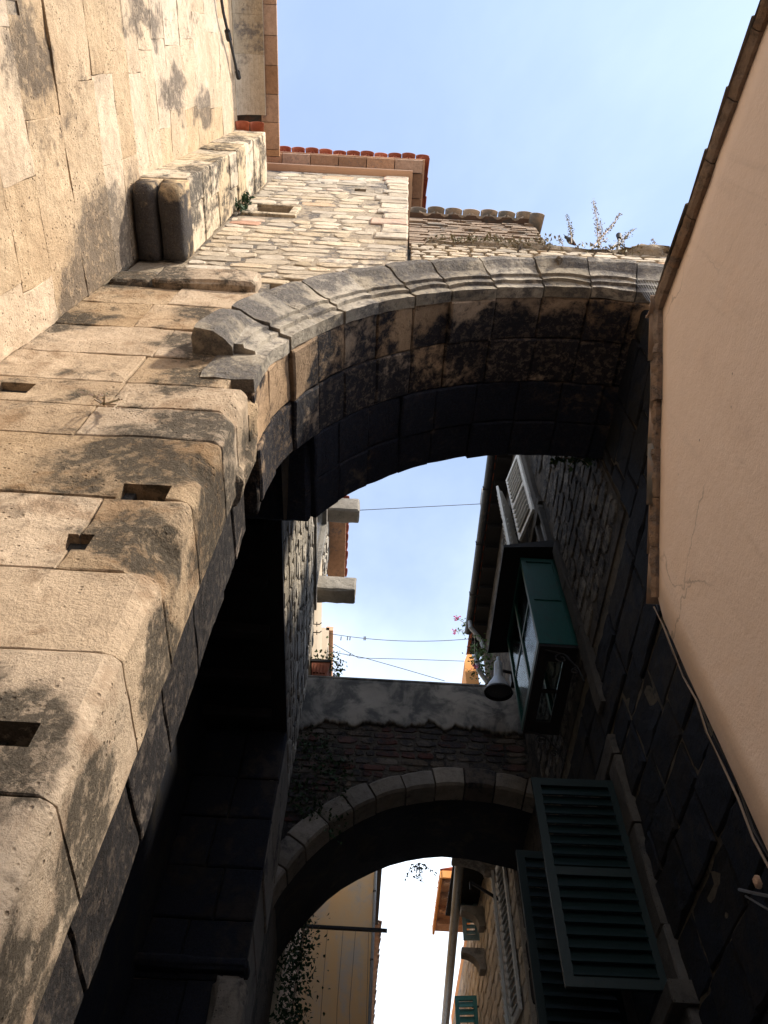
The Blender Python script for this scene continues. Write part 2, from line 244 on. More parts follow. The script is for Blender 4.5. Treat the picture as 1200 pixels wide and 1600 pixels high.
def glassmat(name, tint):
    t = NT(name); t.b.inputs['Base Color'].default_value = tint; t.b.inputs['Roughness'].default_value = 0.06
    t.b.inputs['Transmission Weight'].default_value = 1.0; t.b.inputs['IOR'].default_value = 1.05; t.b.inputs['Specular IOR Level'].default_value = 0.5
    n = t.noise(t.pos(), 4, 5, 0.6); t.l(t.ramp(n, 0.3, 0.8, 0.03, 0.22), t.b.inputs['Roughness'])
    return t.m
M['glass'] = glassmat('dusty_glass', (0.80, 0.90, 0.88, 1))
M['lens'] = paint('lamp_lens', (0.05, 0.055, 0.06, 1), (0.10, 0.10, 0.10, 1), 0.12, 0.3, 0.0, 0.6)

# ------------------------------------------------------------------ object helpers
def link(o, parent=None):
    col.objects.link(o)
    if parent is not None: o.parent = parent
    return o
def thing(name, label, cat, loc=(0, 0, 0), group=None, kind=None):
    o = bpy.data.objects.new(name, None); o.location = loc; o.empty_display_size = 0.2; col.objects.link(o)
    o['label'] = label; o['category'] = cat
    if group: o['group'] = group
    if kind: o['kind'] = kind
    return o
def tag(o, label, cat, group=None, kind=None):
    o['label'] = label
    if cat: o['category'] = cat
    if group: o['group'] = group
    if kind: o['kind'] = kind
    return o
def wloc(o):
    p = Vector((0, 0, 0))
    while o is not None: p = p + Vector(o.location); o = o.parent
    return p
def mesh(name, vs, fs, mat, parent=None, smooth=False, recalc=True, center=True):
    """one mesh object from world coordinates, its origin at its own middle"""
    me = bpy.data.meshes.new(name)
    c = Vector((0, 0, 0))
    if center:
        lo = Vector((min(v[0] for v in vs), min(v[1] for v in vs), min(v[2] for v in vs))); hi = Vector((max(v[0] for v in vs), max(v[1] for v in vs), max(v[2] for v in vs)))
        c = (lo + hi) / 2
    me.from_pydata([tuple(Vector(v) - c) for v in vs], [], fs)
    if recalc:
        bm = bmesh.new(); bm.from_mesh(me); bmesh.ops.recalc_face_normals(bm, faces=bm.faces); bm.to_mesh(me); bm.free()
    if smooth:
        for p in me.polygons: p.use_smooth = True
    me.materials.append(M[mat] if isinstance(mat, str) else mat)
    o = bpy.data.objects.new(name, me); o.location = c - (wloc(parent) if parent is not None else Vector((0, 0, 0)))
    return link(o, parent)
class MB:
    def __init__(s): s.v = []; s.f = []
    def add(s, vs, fs):
        k = len(s.v); s.v += [tuple(v) for v in vs]; s.f += [tuple(i + k for i in f) for f in fs]
    def box(s, a, b, rot=None):
        (x0, y0, z0), (x1, y1, z1) = a, b
        vs = [Vector(p) for p in ((x0, y0, z0), (x1, y0, z0), (x1, y1, z0), (x0, y1, z0), (x0, y0, z1), (x1, y0, z1), (x1, y1, z1), (x0, y1, z1))]
        if rot: vs = [rot(v) for v in vs]
        s.add(vs, [(0, 3, 2, 1), (4, 5, 6, 7), (0, 1, 5, 4), (1, 2, 6, 5), (2, 3, 7, 6), (3, 0, 4, 7)])
    def tube(s, pts, r, n=6, r2=None):
        pts = [Vector(p) for p in pts]; rings = []
        for i, p in enumerate(pts):
            d = (pts[min(i + 1, len(pts) - 1)] - pts[max(i - 1, 0)]).normalized()
            a = d.cross(Vector((0, 0, 1)));
            if a.length < 0.05: a = d.cross(Vector((1, 0, 0)))
            a.normalize(); b = d.cross(a).normalized()
            q = r if r2 is None else r + (r2 - r) * i / max(1, len(pts) - 1)
            rings.append([p + (a * math.cos(2 * math.pi * k / n) + b * math.sin(2 * math.pi * k / n)) * q for k in range(n)])
        vs = [v for rg in rings for v in rg]; fs = []
        for i in range(len(pts) - 1):
            for k in range(n): fs.append((i * n + k, i * n + (k + 1) % n, (i + 1) * n + (k + 1) % n, (i + 1) * n + k))
        fs.append(tuple(range(n - 1, -1, -1))); fs.append(tuple((len(pts) - 1) * n + k for k in range(n)))
        s.add(vs, fs)
    def lathe(s, prof, n, frame):
        """prof: (radius, along) pairs; frame: (origin, axis, a, b)"""
        o, ax, a, b = frame; vs = []; fs = []
        for r, h in prof:
            for k in range(n):
                t = 2 * math.pi * k / n; vs.append(o + ax * h + (a * math.cos(t) + b * math.sin(t)) * r)
        for i in range(len(prof) - 1):
            for k in range(n): fs.append((i * n + k, i * n + (k + 1) % n, (i + 1) * n + (k + 1) % n, (i + 1) * n + k))
        s.add(vs, fs)
    def build(s, name, mat, parent=None, smooth=False, recalc=True): return mesh(name, s.v, s.f, mat, parent, smooth, recalc)
def box(name, a, b, mat, parent=None):
    m = MB(); m.box(a, b); return m.build(name, mat, parent)

# frames: u along the wall, v up, w out of the wall
def F_front(Y): return lambda u, v, wd: (u, Y - wd, v)
def F_east(X): return lambda u, v, wd: (X + wd, u, v)
def F_west(X): return lambda u, v, wd: (X - wd, u, v)
def nz(x, y, z): return noise.noise(Vector((x, y, z)))
def slab(name, fr, quad, mat, parent, depth=0.12, proud=0.0, bev=0.018, n=3, m=2, amp=0.006, jit=0.008, worn=None, smooth=False):
    """a dressed stone: its face a fine uneven grid with worn arrises, closed at the back. quad = (u,v) x 4 from lower left, counter-clockwise"""
    (a, b, c, d) = quad; sd = random.random() * 50
    W = max(0.05, abs(b[0] - a[0])); H = max(0.05, abs(d[1] - a[1]))
    ss = [0, min(0.3, bev / W)] + [k / n for k in range(1, n)] + [1 - min(0.3, bev / W), 1]
    ts = [0, min(0.3, bev / H)] + [k / m for k in range(1, m)] + [1 - min(0.3, bev / H), 1]
    vs = []; fs = []; cu, cv = len(ss), len(ts)
    for j, t in enumerate(ts):
        for i, s_ in enumerate(ss):
            u = (a[0] * (1 - s_) + b[0] * s_) * (1 - t) + (d[0] * (1 - s_) + c[0] * s_) * t
            v = (a[1] * (1 - s_) + b[1] * s_) * (1 - t) + (d[1] * (1 - s_) + c[1] * s_) * t
            e = (i in (0, cu - 1)) or (j in (0, cv - 1))
            u += jit * nz(u * 5, v * 5, sd); v += jit * nz(u * 5, v * 5, sd + 9)
            wd = proud + amp * (nz(u * 2.2, v * 2.2, sd) + 0.6 * nz(u * 7, v * 7, sd + 3) + 0.35 * nz(u * 16, v * 16, sd + 5))
            if e: wd -= bev * (0.8 + 0.6 * nz(u * 4, v * 4, sd + 20))
            if worn: wd += worn(u, v)
            vs.append(fr(u, v, wd))
    for j in range(cv - 1):
        for i in range(cu - 1):
            k = j * cu + i; fs.append((k, k + 1, k + cu + 1, k + cu))
    ring = [i for i in range(cu)] + [j * cu + cu - 1 for j in range(1, cv)] + [(cv - 1) * cu + i for i in range(cu - 2, -1, -1)] + [j * cu for j in range(cv - 2, 0, -1)]
    k0 = len(vs)
    for i in (0, cu - 1, cv * cu - 1, (cv - 1) * cu): pass
    q = [fr(a[0], a[1], -depth), fr(b[0], b[1], -depth), fr(c[0], c[1], -depth), fr(d[0], d[1], -depth)]
    vs += q
    bot = list(range(cu)); rgt = [j * cu + cu - 1 for j in range(cv)]; top = [(cv - 1) * cu + i for i in range(cu)]; lft = [j * cu for j in range(cv)]
    fs.append(tuple([k0, k0 + 1] + bot[::-1])); fs.append(tuple([k0 + 1, k0 + 2] + rgt[::-1])); fs.append(tuple([k0 + 2, k0 + 3] + top)); fs.append(tuple([k0 + 3, k0] + lft))
    fs.append((k0 + 3, k0 + 2, k0 + 1, k0))
    return mesh(name, vs, fs, mat, parent, smooth)
def rect(u0, u1, v0, v1, g=0.006): return ((u0 + g, v0 + g), (u1 - g, v0 + g), (u1 - g, v1 - g), (u0 + g, v1 - g))
def rstone(name, fr, u0, u1, v0, v1, mat, parent, h=0.04, back=0.06, sq=8.0, jit=0.085):
    """an undressed stone: lumpy rounded outline, domed face"""
    n = random.choice((7, 8, 9, 10)); uc, vc = (u0 + u1) / 2, (v0 + v1) / 2; a, b = (u1 - u0) / 2, (v1 - v0) / 2; sd = random.random() * 99; vs = []; fs = []
    ph = random.random()
    ou = []
    for k in range(n):
        t = 2 * math.pi * (k + ph) / n; ct, st = math.cos(t), math.sin(t)
        rr = 1 / (abs(ct) ** sq + abs(st) ** sq) ** (1 / sq) * (1 - jit * random.random() * 1.9)
        ou.append((a * rr * ct, b * rr * st))
    for sc, wd in ((1, -back), (1, h * 0.45), (0.90, h)):
        for (x, y) in ou: vs.append(fr(uc + x * sc, vc + y * sc, wd + (0.012 * nz(x * 9, y * 9, sd) if wd > 0 else 0)))
    vs.append(fr(uc + a * 0.2 * (random.random() - 0.5), vc, h * (0.8 + 0.5 * random.random())))
    for r_ in range(2):
        for k in range(n): fs.append((r_ * n + k, r_ * n + (k + 1) % n, (r_ + 1) * n + (k + 1) % n, (r_ + 1) * n + k))
    for k in range(n): fs.append((2 * n + k, 2 * n + (k + 1) % n, 3 * n))
    fs.append(tuple(range(n - 1, -1, -1)))
    return mesh(name, vs, fs, mat, parent)
def rubble(name, fr, u0, u1, v0, v1, mat, parent, hrow=(0.2, 0.3), wid=(0.25, 0.55), skip=None, h=0.035, gap=0.022, limit=300, lim_u=None):
    v = v0; cnt = 0
    while v < v1 - 0.05:
        f = (v - v0) / (v1 - v0); hh = (hrow[0] + (hrow[1] - hrow[0]) * f) * random.uniform(0.75, 1.25); hh = min(hh, v1 - v)
        u = u0 + (random.uniform(-0.15, 0) if lim_u is None else 0)
        while u < u1 - 0.04:
            ww = random.uniform(*wid); uu = min(u + ww, u1)
            if u1 - uu < 0.12: uu = u1
            a0, a1 = max(u, u0), uu
            if a1 - a0 > 0.06 and not (skip and skip((a0 + a1) / 2, v + hh / 2, a1 - a0, hh)) and cnt < limit:
                dv = random.uniform(-0.12, 0.12) * hh
                rstone(name, fr, a0 + gap * random.uniform(.3, 1), a1 - gap * random.uniform(.3, 1), v + gap * random.uniform(.3, 1) + dv * 0.5, v + hh - gap * random.uniform(.3, 1) + dv * 0.5, mat, parent, h * random.uniform(0.6, 1.3))
                cnt += 1
            u = uu
        v += hh
    return cnt
def rough_block(name, a, b, mat, parent, res=8, amp=0.03, rnd=0.06, freq=2.0, erode=0.0):
    """a free block of stone with broken, rounded edges"""
    lo, hi = Vector(a), Vector(b); c = (lo + hi) / 2; hf = (hi - lo) / 2; sd = random.random() * 60
    bm = bmesh.new(); bmesh.ops.create_cube(bm, size=2); bmesh.ops.subdivide_edges(bm, edges=bm.edges, cuts=res, use_grid_fill=True)
    for v in bm.verts:
        p = v.co.copy(); q = Vector((0, 0, 0)); st_ = 2 / (res + 1)
        for i in range(3):
            kk = round((1 - abs(p[i])) / st_); rr_ = min(rnd, hf[i] * .4); K = (res + 1) / 2
            q[i] = math.copysign(hf[i] - (0 if kk == 0 else rr_ + (hf[i] - rr_) * (kk - 1) / max(1e-3, K - 1)), p[i]) if abs(p[i]) > 1e-5 else 0.0
        d = sorted(((hf[i] - abs(q[i])) for i in range(3)))
        e = max(0.0, 1 - (d[0] + d[1]) / max(1e-4, rnd * 1.6)); k = rnd * e * e * (0.75 + 0.7 * nz(q.x * 4 + sd, q.y * 4, q.z * 4))
        q -= Vector([math.copysign(min(k, hf[i] * .8), q[i]) if hf[i] - abs(q[i]) < rnd else 0 for i in range(3)]) * 0.7
        nn = noise.noise_vector((q + c) * freq) + 0.5 * noise.noise_vector((q + c) * freq * 3) + 0.25 * noise.noise_vector((q + c) * freq * 8)
        if erode:
            zz = q.z + c.z; ex = hf.x - q.x; ey = q.y + hf.y; E_ = erode * max(0.0, 0.6 + 0.9 * nz(zz * 1.9, 3.3, 1.0) + 0.4 * nz(zz * 5, 7, 1)); dd = ex + ey
            if dd < E_: q += Vector((-(E_ - dd) * .5, (E_ - dd) * .5, 0))
        v.co = q + nn * amp
    me = bpy.data.meshes.new(name); bm.to_mesh(me); bm.free(); me.materials.append(M[mat])
    o = bpy.data.objects.new(name, me); o.location = c - (wloc(parent) if parent is not None else Vector((0, 0, 0)))
    return link(o, parent)
def tile_mesh(r0, r1, L, th=0.014, n=8, up=True, hk=0.62):
    """half-round roof tile along +Y from 0 to L, crown up (or trough up)"""
    vs = []; fs = []
    for (y, r) in ((0, r0), (L, r1)):
        for rad in (r, r - th):
            for k in range(n + 1):
                t = math.pi * k / n; z = math.sin(t) * rad * hk; vs.append((math.cos(t) * rad, y, z if up else -z))
    m = n + 1
    for k in range(n):
        fs.append((k, k + 1, 2 * m + k + 1, 2 * m + k)); fs.append((m + k + 1, m + k, 3 * m + k, 3 * m + k + 1))
        fs.append((k + 1, k, m + k, m + k + 1)); fs.append((2 * m + k, 2 * m + k + 1, 3 * m + k + 1, 3 * m + k))
    fs.append((0, 2 * m, 3 * m, m)); fs.append((n, m + n, 3 * m + n, 2 * m + n))
    me = bpy.data.meshes.new('tile'); me.from_pydata(vs, [], fs)
    for p in me.polygons: p.use_smooth = True
    bm = bmesh.new(); bm.from_mesh(me); bmesh.ops.recalc_face_normals(bm, faces=bm.faces); bm.to_mesh(me); bm.free()
    return me
def put_mesh(name, me, mat, parent, loc, xdir, ydir, wob=0.0):
    if not me.materials: me.materials.append(M[mat])
    o = bpy.data.objects.new(name, me); y = Vector(ydir).normalized(); x = Vector(xdir).normalized(); z = x.cross(y).normalized(); x = y.cross(z)
    mt = Matrix((x, y, z)).transposed().to_4x4()
    if wob: mt = mt @ Matrix.Rotation(random.uniform(-wob, wob), 4, 'Y') @ Matrix.Rotation(random.uniform(-wob, wob) * .6, 4, 'Z')
    pl = wloc(parent) if parent is not None else Vector((0, 0, 0))
    mt.translation = Vector(loc) - pl; o.matrix_local = mt
    link(o, parent); o.matrix_local = mt
    return o
def eave_tiles(parent, p0, p1, slope_dir, spacing, r, mat, L=0.42, pan=True):
    """a row of cover tiles with troughs between, along p0-p1; slope_dir points up the roof"""
    p0, p1 = Vector(p0), Vector(p1); d = (p1 - p0); n = max(1, round(d.length / spacing)); e = d / n
    cov = tile_mesh(r, r * 0.82, L); tro = tile_mesh(r * 0.95, r * 0.8, L, up=False)
    for k in range(n + 1):
        put_mesh('roof_tile', cov, mat, parent, p0 + e * k + Vector((0, 0, 0.015 + random.uniform(-.008, .008))) - Vector(slope_dir).normalized() * random.uniform(0, .03), d, slope_dir, 0.05)
        if pan and k < n: put_mesh('trough_tile', tro, mat, parent, p0 + e * (k + 0.5) + Vector((0, 0, 0.03)) + Vector(slope_dir).normalized() * 0.02, d, slope_dir, 0.03)
def cable(name, pts, r, mat, label, cat='cable', sag=0.0, n=16, group=None, parent=None):
    if len(pts) == 2:
        a, b = Vector(pts[0]), Vector(pts[1]); pts = [a.lerp(b, k / n) - Vector((0, 0, sag * 4 * (k / n) * (1 - k / n))) for k in range(n + 1)]
    m = MB(); m.tube(pts, r, 5); o = m.build(name, mat, parent, True)
    if label: tag(o, label, cat, group)
    return o
def leaves(mb, c, n, spread, size, droop=0.3, elong=1.7):
    for _ in range(n):
        p = Vector(c) + Vector((random.gauss(0, 1) * spread[0], random.gauss(0, 1) * spread[1], random.gauss(0, 1) * spread[2]))
        a = Vector((random.gauss(0, 1), random.gauss(0, 1), random.gauss(0, 1) - droop)).normalized(); b = a.cross(Vector((random.gauss(0, 1), random.gauss(0, 1), random.gauss(0, 1)))).normalized()
        s = size * random.uniform(0.6, 1.3); L = s * elong
        k = len(mb.v); mid = a.cross(b) * s * 0.18
        mb.v += [tuple(p), tuple(p + a * L * 0.45 + b * s * 0.5 + mid), tuple(p + a * L), tuple(p + a * L * 0.45 - b * s * 0.5 + mid)]; mb.f += [(k, k + 1, k + 2), (k, k + 2, k + 3)]

# ================================================================== the setting
g = mesh('street', [(-60, -60, 0), (60, -60, 0), (60, 80, 0), (-60, 80, 0)], [(0, 1, 2, 3)], 'paving', None, recalc=False, center=False)
tag(g, 'pale stone paving of the narrow street', None, kind='structure')

# ================================================================== city gate
GY = 2.1; CX, CZ, RI = 2.046, 6.82, 3.03
gate = thing('city_gate', 'Roman stone gate with moulded round arch and deep vault dark with soot and painted shade', 'gate', (1.0, 3.1, 0))
def arcx(z, r): return CX - math.sqrt(max(0.0, r * r - (z - CZ) ** 2))
def czy(y): return CZ + 0.14 * (y - 2.1)
mb = MB()
mb.box((-2.78, 2.2, 0), (-1.3, 3.18, 8.28)); mb.box((-2.78, 2.2, 8.28), (-1.25, 4.15, 11.7)); mb.box((CX + 3.25, 2.2, 0), (6.0, 4.15, 11.7))
N = 26; xs = [-1.25 + (CX + 3.25 + 1.25) * k / N for k in range(N + 1)]
for k in range(N):
    a, b = xs[k], xs[k + 1]
    za = CZ + math.sqrt(max(0, 3.27 ** 2 - (a - CX) ** 2)); zb = CZ + math.sqrt(max(0, 3.27 ** 2 - (b - CX) ** 2))
    za, zb = max(za, 6.9), max(zb, 6.9)
    y0, y1, zt = 2.2, 4.14, 11.69
    if b < -0.9: y1 = 3.2
    mb.add([(a, y0, za), (b, y0, zb), (b, y1, zb + .2), (a, y1, za + .2), (a, y0, zt), (b, y0, zt), (b, y1, zt), (a, y1, zt)], [(0, 3, 2, 1), (4, 5, 6, 7), (0, 1, 5, 4), (1, 2, 6, 5), (2, 3, 7, 6), (3, 0, 4, 7)])
mb.build('mortar_core', 'core', gate)
box('bedding', (-2.77, 2.16, 0), (-1.35, 2.199, 9.0), 'core', gate)
def cut(o, boxes):
    for a, b in boxes:
        c = MB(); c.box(a, b); co = c.build('cutter', 'core')
        md = o.modifiers.new('b', 'BOOLEAN'); md.operation = 'DIFFERENCE'; md.object = co; md.solver = 'EXACT'
        bpy.context.view_layer.update(); dg = bpy.context.evaluated_depsgraph_get()
        me = bpy.data.meshes.new_from_object(o.evaluated_get(dg))
        if len(me.vertices) < 0.5 * len(o.data.vertices):
            md.solver = 'FAST'; bpy.context.view_layer.update(); dg = bpy.context.evaluated_depsgraph_get(); me = bpy.data.meshes.new_from_object(o.evaluated_get(dg))
        o.modifiers.clear()
        if len(me.vertices) > 0.5 * len(o.data.vertices): o.data = me
        bpy.data.objects.remove(co)
holes = {5.10: [((-1.41, 1.9, 5.06), (-1.15, 2.35, 5.25))], 4.45: [((-1.52, 1.9, 4.60), (-1.39, 2.3, 4.74))], 6.25: [((-2.66, 1.9, 6.38), (-2.42, 2.35, 6.55))], 3.23: [((-1.5, 1.9, 3.42), (-1.16, 2.3, 3.53))]}
courses = [(0, .65, [-2.86, -1.8, -1.0]), (.65, 1.35, [-2.86, -1.5, -1.0]), (1.35, 2.05, [-2.86, -1.9, -1.0]), (2.05, 2.66, [-2.86, -1.55, -1.0]), (2.66, 3.23, [-2.86, -2.0, -1.0]),
           (3.23, 3.91, [-2.86, -1.7, -1.0]), (3.91, 4.45, [-2.86, -1.0]), (4.45, 5.10, [-2.86, -1.47, -1.0]), (5.10, 5.81, [-2.86, -1.0]), (5.81, 6.25, [-2.86, -1.9, -1.0]), (6.25, 6.66, [-2.86, -1.84, -1.0])]
for (z0, z1, js) in courses:
    for i in range(len(js) - 1):
        a, b = js[i], js[i + 1]; last = i == len(js) - 2
        wear = 0.012 if (last and z0 > 4.4) else 0.006; am = 0.011 if (last and z0 > 4.4) else 0.0055
        if z0 < 2.7: wear = 0.008
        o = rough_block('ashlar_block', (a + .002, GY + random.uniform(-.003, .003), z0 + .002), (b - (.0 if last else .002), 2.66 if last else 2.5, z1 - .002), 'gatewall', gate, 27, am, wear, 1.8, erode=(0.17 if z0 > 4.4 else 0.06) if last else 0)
        for hz0, hb in holes.items():
            if abs(hz0 - z0) < .02 and a - .1 < hb[0][0][0] and b + .1 > hb[0][1][0]: cut(o, hb)
    # inner half of the jamb, set back behind the front stones
    sb = random.uniform(.05, .075)
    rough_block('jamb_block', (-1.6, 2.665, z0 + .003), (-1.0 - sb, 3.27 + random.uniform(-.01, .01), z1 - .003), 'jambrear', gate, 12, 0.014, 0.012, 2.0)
# broken ends of the old lintel hanging in the corner under the arch
for (a, b, am) in [((-1.20, 2.50, 6.10), (-0.96, 2.75, 6.75), .04), ((-1.15, 2.25, 6.60), (-0.98, 2.6, 6.95), .03), ((-1.3, 2.9, 6.9), (-1.0, 3.3, 8.3), .05)]:
    rough_block('broken_lintel_stone', a, b, 'gatewall' if b[1] < 2.8 else 'jambrear', gate, 8, am, 0.05, 2.6)
# courses beside the arch
up = [(6.66, 7.2, [-2.86, -1.85]), (7.2, 7.85, [-2.86, -1.81]), (7.85, 8.5, [-2.86, -2.16]), (8.5, 9.04, [-2.86, -2.05])]
FG = F_front(GY)
for (z0, z1, js) in up:
    for i in range(len(js)):
        a = js[i]; last = i == len(js) - 1
        if not last: q = rect(a, js[i + 1], z0, z1, .005)
        else: q = ((a + .003, z0 + .003), (arcx(z0, 3.2), z0 + .003), (arcx(z1, 3.2), z1 - .003), (a + .003, z1 - .003))
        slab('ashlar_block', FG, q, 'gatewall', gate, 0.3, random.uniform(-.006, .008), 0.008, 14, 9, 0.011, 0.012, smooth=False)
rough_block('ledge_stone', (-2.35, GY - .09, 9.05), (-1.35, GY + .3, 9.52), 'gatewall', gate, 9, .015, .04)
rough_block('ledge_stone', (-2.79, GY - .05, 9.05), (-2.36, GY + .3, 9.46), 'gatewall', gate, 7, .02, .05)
# archivolt: moulded voussoirs
prof = [(3.42, 2.2), (RI, 2.2), (RI, 2.085), (3.135, 2.075), (3.14, 2.04), (3.225, 2.03), (3.23, 2.0), (3.29, 1.992), (3.36, 1.972), (3.43, 1.935), (3.485, 1.905), (3.575, 1.895), (3.59, 2.0), (3.59, 2.25)]
prof_low = [(3.42, 2.2), (RI, 2.2), (RI, 2.09), (3.10, 2.082), (3.20, 2.085), (3.32, 2.085), (3.42, 2.092)]
prof_stub = [(3.30, 2.2), (3.30, 2.02), (3.36, 1.96), (3.44, 1.90), (3.58, 1.885), (3.61, 1.96), (3.61, 2.2)]
def voussoir(t0, t1, pf, name='voussoir', mat='archivolt', n=5, wob=0.010):
    dr, dy = random.uniform(-wob, wob), random.uniform(-wob, wob); sd = random.random() * 40; vs = []; fs = []; m = len(pf); ge = 0.0022
    for i in range(n + 1):
        t = R(t0 + (t1 - t0) * i / n) + (ge if i == 0 else -ge if i == n else 0) * (-1 if t1 < t0 else 1)
        for (r, y) in pf:
            ed = 0.008 if i in (0, n) else 0
            q = r + dr + 0.020 * nz(t * 9, r * 9, sd) + (ed if r < 3.1 else -ed); yy = y + dy + 0.020 * nz(t * 11, r * 7, sd + 7) + ed
            vs.append((CX + q * math.cos(t), yy, czy(y) - 0.0 + q * math.sin(t)))
    for i in range(n):
        for k in range(m): fs.append((i * m + k, i * m + (k + 1) % m, (i + 1) * m + (k + 1) % m, (i + 1) * m + k))
    fs.append(tuple(range(m))); fs.append(tuple(n * m + k for k in range(m - 1, -1, -1)))
    return mesh(name, vs, fs, mat, gate)
TH = [180, 171, 162, 153.4, 145.4, 136.4, 127.6, 119.2, 109.4, 99.5, 90, 81.3, 72.5, 63.5, 54]
for k in range(len(TH) - 1): voussoir(TH[k], TH[k + 1], prof_low if k == 0 else prof)
# broken stub of the cornice, sticking out past the arch end
voussoir(172.2, 163.5, prof_stub, 'cornice_stub', n=7)
# vault rows behind
rows = [(2.205, 2.68), (2.68, 3.2), (3.2, 3.72), (3.72, 4.2)]
for ri, (y0, y1) in enumerate(rows):
    off = 0 if ri < 2 else random.uniform(-2, 2)
    for k in range(len(TH) - 1):
        t1, t0 = TH[k] + off, TH[k + 1] + off
        if ri > 1 and t0 > 155: continue
        if ri > 1: t1 = min(t1, 157)
        dr = random.uniform(-.025, .02)
        fr = (lambda u, v, wd: (CX + (RI - wd) * math.cos(u / RI), v, czy(v) + (RI - wd) * math.sin(u / RI)))
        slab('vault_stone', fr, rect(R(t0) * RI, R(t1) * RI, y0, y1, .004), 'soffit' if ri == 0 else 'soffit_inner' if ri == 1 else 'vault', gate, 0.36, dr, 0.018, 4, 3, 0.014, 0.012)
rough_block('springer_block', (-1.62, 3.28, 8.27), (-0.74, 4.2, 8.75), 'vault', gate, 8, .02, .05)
# thin wall strip above the archivolt, right of the tower
rubble('rubble_stone', F_front(2.13), 0.14, 4.2, 10.6, 11.72, 'rubble', gate, (0.13, 0.14), (0.12, 0.36), skip=lambda u, v, a, b: (u - CX) ** 2 + (v - CZ) ** 2 < 3.5 ** 2, h=.014, gap=.012)
rough_block('coping_mound', (2.6, 2.02, 11.6), (3.6, 3.2, 12.0), 'mortar_warm', gate, 9, .06, .2)
rough_block('coping_mound', (0.3, 2.06, 11.66), (2.7, 3.2, 11.84), 'mortar_warm', gate, 10, .05, .1)
rough_block('put_stone', (1.68, 1.85, 10.17), (1.78, 2.05, 10.27), 'archivolt', gate, 4, .012, .05)

# ================================================================== tower over the gate
tower = thing('gate_tower', 'cream rubble tower with red tiled eave rising above the gate', 'tower', (-1.3, 3.1, 9.1))
mb = MB(); mb.box((-2.79, 2.14, 10.35), (0.11, 4.3, 17.4)); tw = mb.build('wall', 'tower_mortar', tower); box('wall', (-2.79, 2.141, 8.6), (-1.28, 4.2, 10.345), 'tower_mortar', tower); box('wall', (-1.279, 2.142, 9.75), (0.1, 4.2, 10.345), 'tower_mortar', tower)
cut(tw, [((-0.80, 2.0, 15.52), (-0.60, 2.6, 15.80)), ((-2.08, 2.0, 13.10), (-1.58, 2.32, 13.62))])
def tskip(u, v, a, b):
    if (u - CX) ** 2 + (v - CZ) ** 2 < (3.52 + .05) ** 2: return True
    if -2.25 < u + a / 2 and u - a / 2 < -1.42 and 12.95 < v + b / 2 and v - b / 2 < 13.78: return True
    if -0.86 < u + a / 2 and u - a / 2 < -0.54 and 15.45 < v + b / 2 and v - b / 2 < 15.87: return True
    return u + a / 2 > -0.2 and v > 11.9
FT = F_front(2.14)
rubble('rubble_stone', FT, -2.3, 0.11, 9.52, 17.33, 'rubble', tower, (0.17, 0.36), (0.18, 0.66), tskip, h=.009, gap=.016, limit=298)
z = 11.9
while z < 17.2:
    h = random.uniform(.28, .46); a = -0.2 - random.uniform(0, .25)
    slab('quoin', FT, rect(a, 0.125, z, min(z + h, 17.33), .012), 'rubble', tower, .1, .03, .02, 3, 2, .012, .015); z += h
for (a, b, c, d) in ((-2.22, -1.45, 12.96, 13.09), (-2.22, -1.45, 13.63, 13.75), (-2.22, -2.09, 13.1, 13.62), (-1.57, -1.45, 13.1, 13.62)):
    slab('niche_frame', FT, rect(a, b, c, d, .004), 'pier', tower, .1, .045, .012, 3, 2, .006)
box('niche_infill', (-2.07, 2.26, 13.11), (-1.59, 2.33, 13.61), 'cove', tower)
box('cornice', (-2.85, 2.02, 17.38), (0.19, 2.3, 17.50), 'cornice', tower); box('cornice', (0.112, 2.301, 17.38), (0.2, 4.3, 17.5), 'cornice', tower)
for k in range(6):
    a = -2.8 + k * .53; m = MB(); j = random.uniform(-.01, .01)
    m.add([(a, 2.06, 17.50), (a + .515, 2.06, 17.50), (a + .515, 1.86 + j, 17.56), (a, 1.86 + j, 17.56), (a, 2.06, 17.58), (a + .515, 2.06, 17.58), (a + .515, 1.86 + j, 17.63), (a, 1.86 + j, 17.63)], [(0, 3, 2, 1), (4, 5, 6, 7), (0, 1, 5, 4), (1, 2, 6, 5), (2, 3, 7, 6), (3, 0, 4, 7)])
    m.build('soffit_brick', 'brick', tower)
for k in range(5):
    box('soffit_brick', (0.18, 2.08 + k * .45, 17.52), (0.38, 2.08 + k * .45 + .435, 17.6), 'brick', tower)
box('eave_fillet', (-2.85, 1.84, 17.64), (0.41, 1.9, 17.68), 'cornice', tower); box('eave_fillet', (0.37, 1.901, 17.61), (0.41, 4.3, 17.68), 'cornice', tower)
m = MB(); m.add([(-2.85, 1.86, 17.69), (0.40, 1.86, 17.69), (0.40, 4.3, 18.5), (-2.85, 4.3, 18.5), (-2.85, 4.3, 17.6), (0.40, 4.3, 17.6)], [(0, 1, 2, 3), (0, 4, 5, 1), (3, 2, 5, 4), (1, 5, 2), (0, 3, 4)]); m.build('roof', 'tile_dark', tower)
eave_tiles(tower, (-2.78, 1.80, 17.70), (0.36, 1.80, 17.70), (0, 1, .33), 0.262, 0.128, 'tile')
for k in range(6): put_mesh('verge_tile', tile_mesh(.10, .085, .42), 'tile', tower, (0.40, 1.82 + k * .36, 17.71 + k * .11), (1, 0, 0), (0, 1, .33), .05)

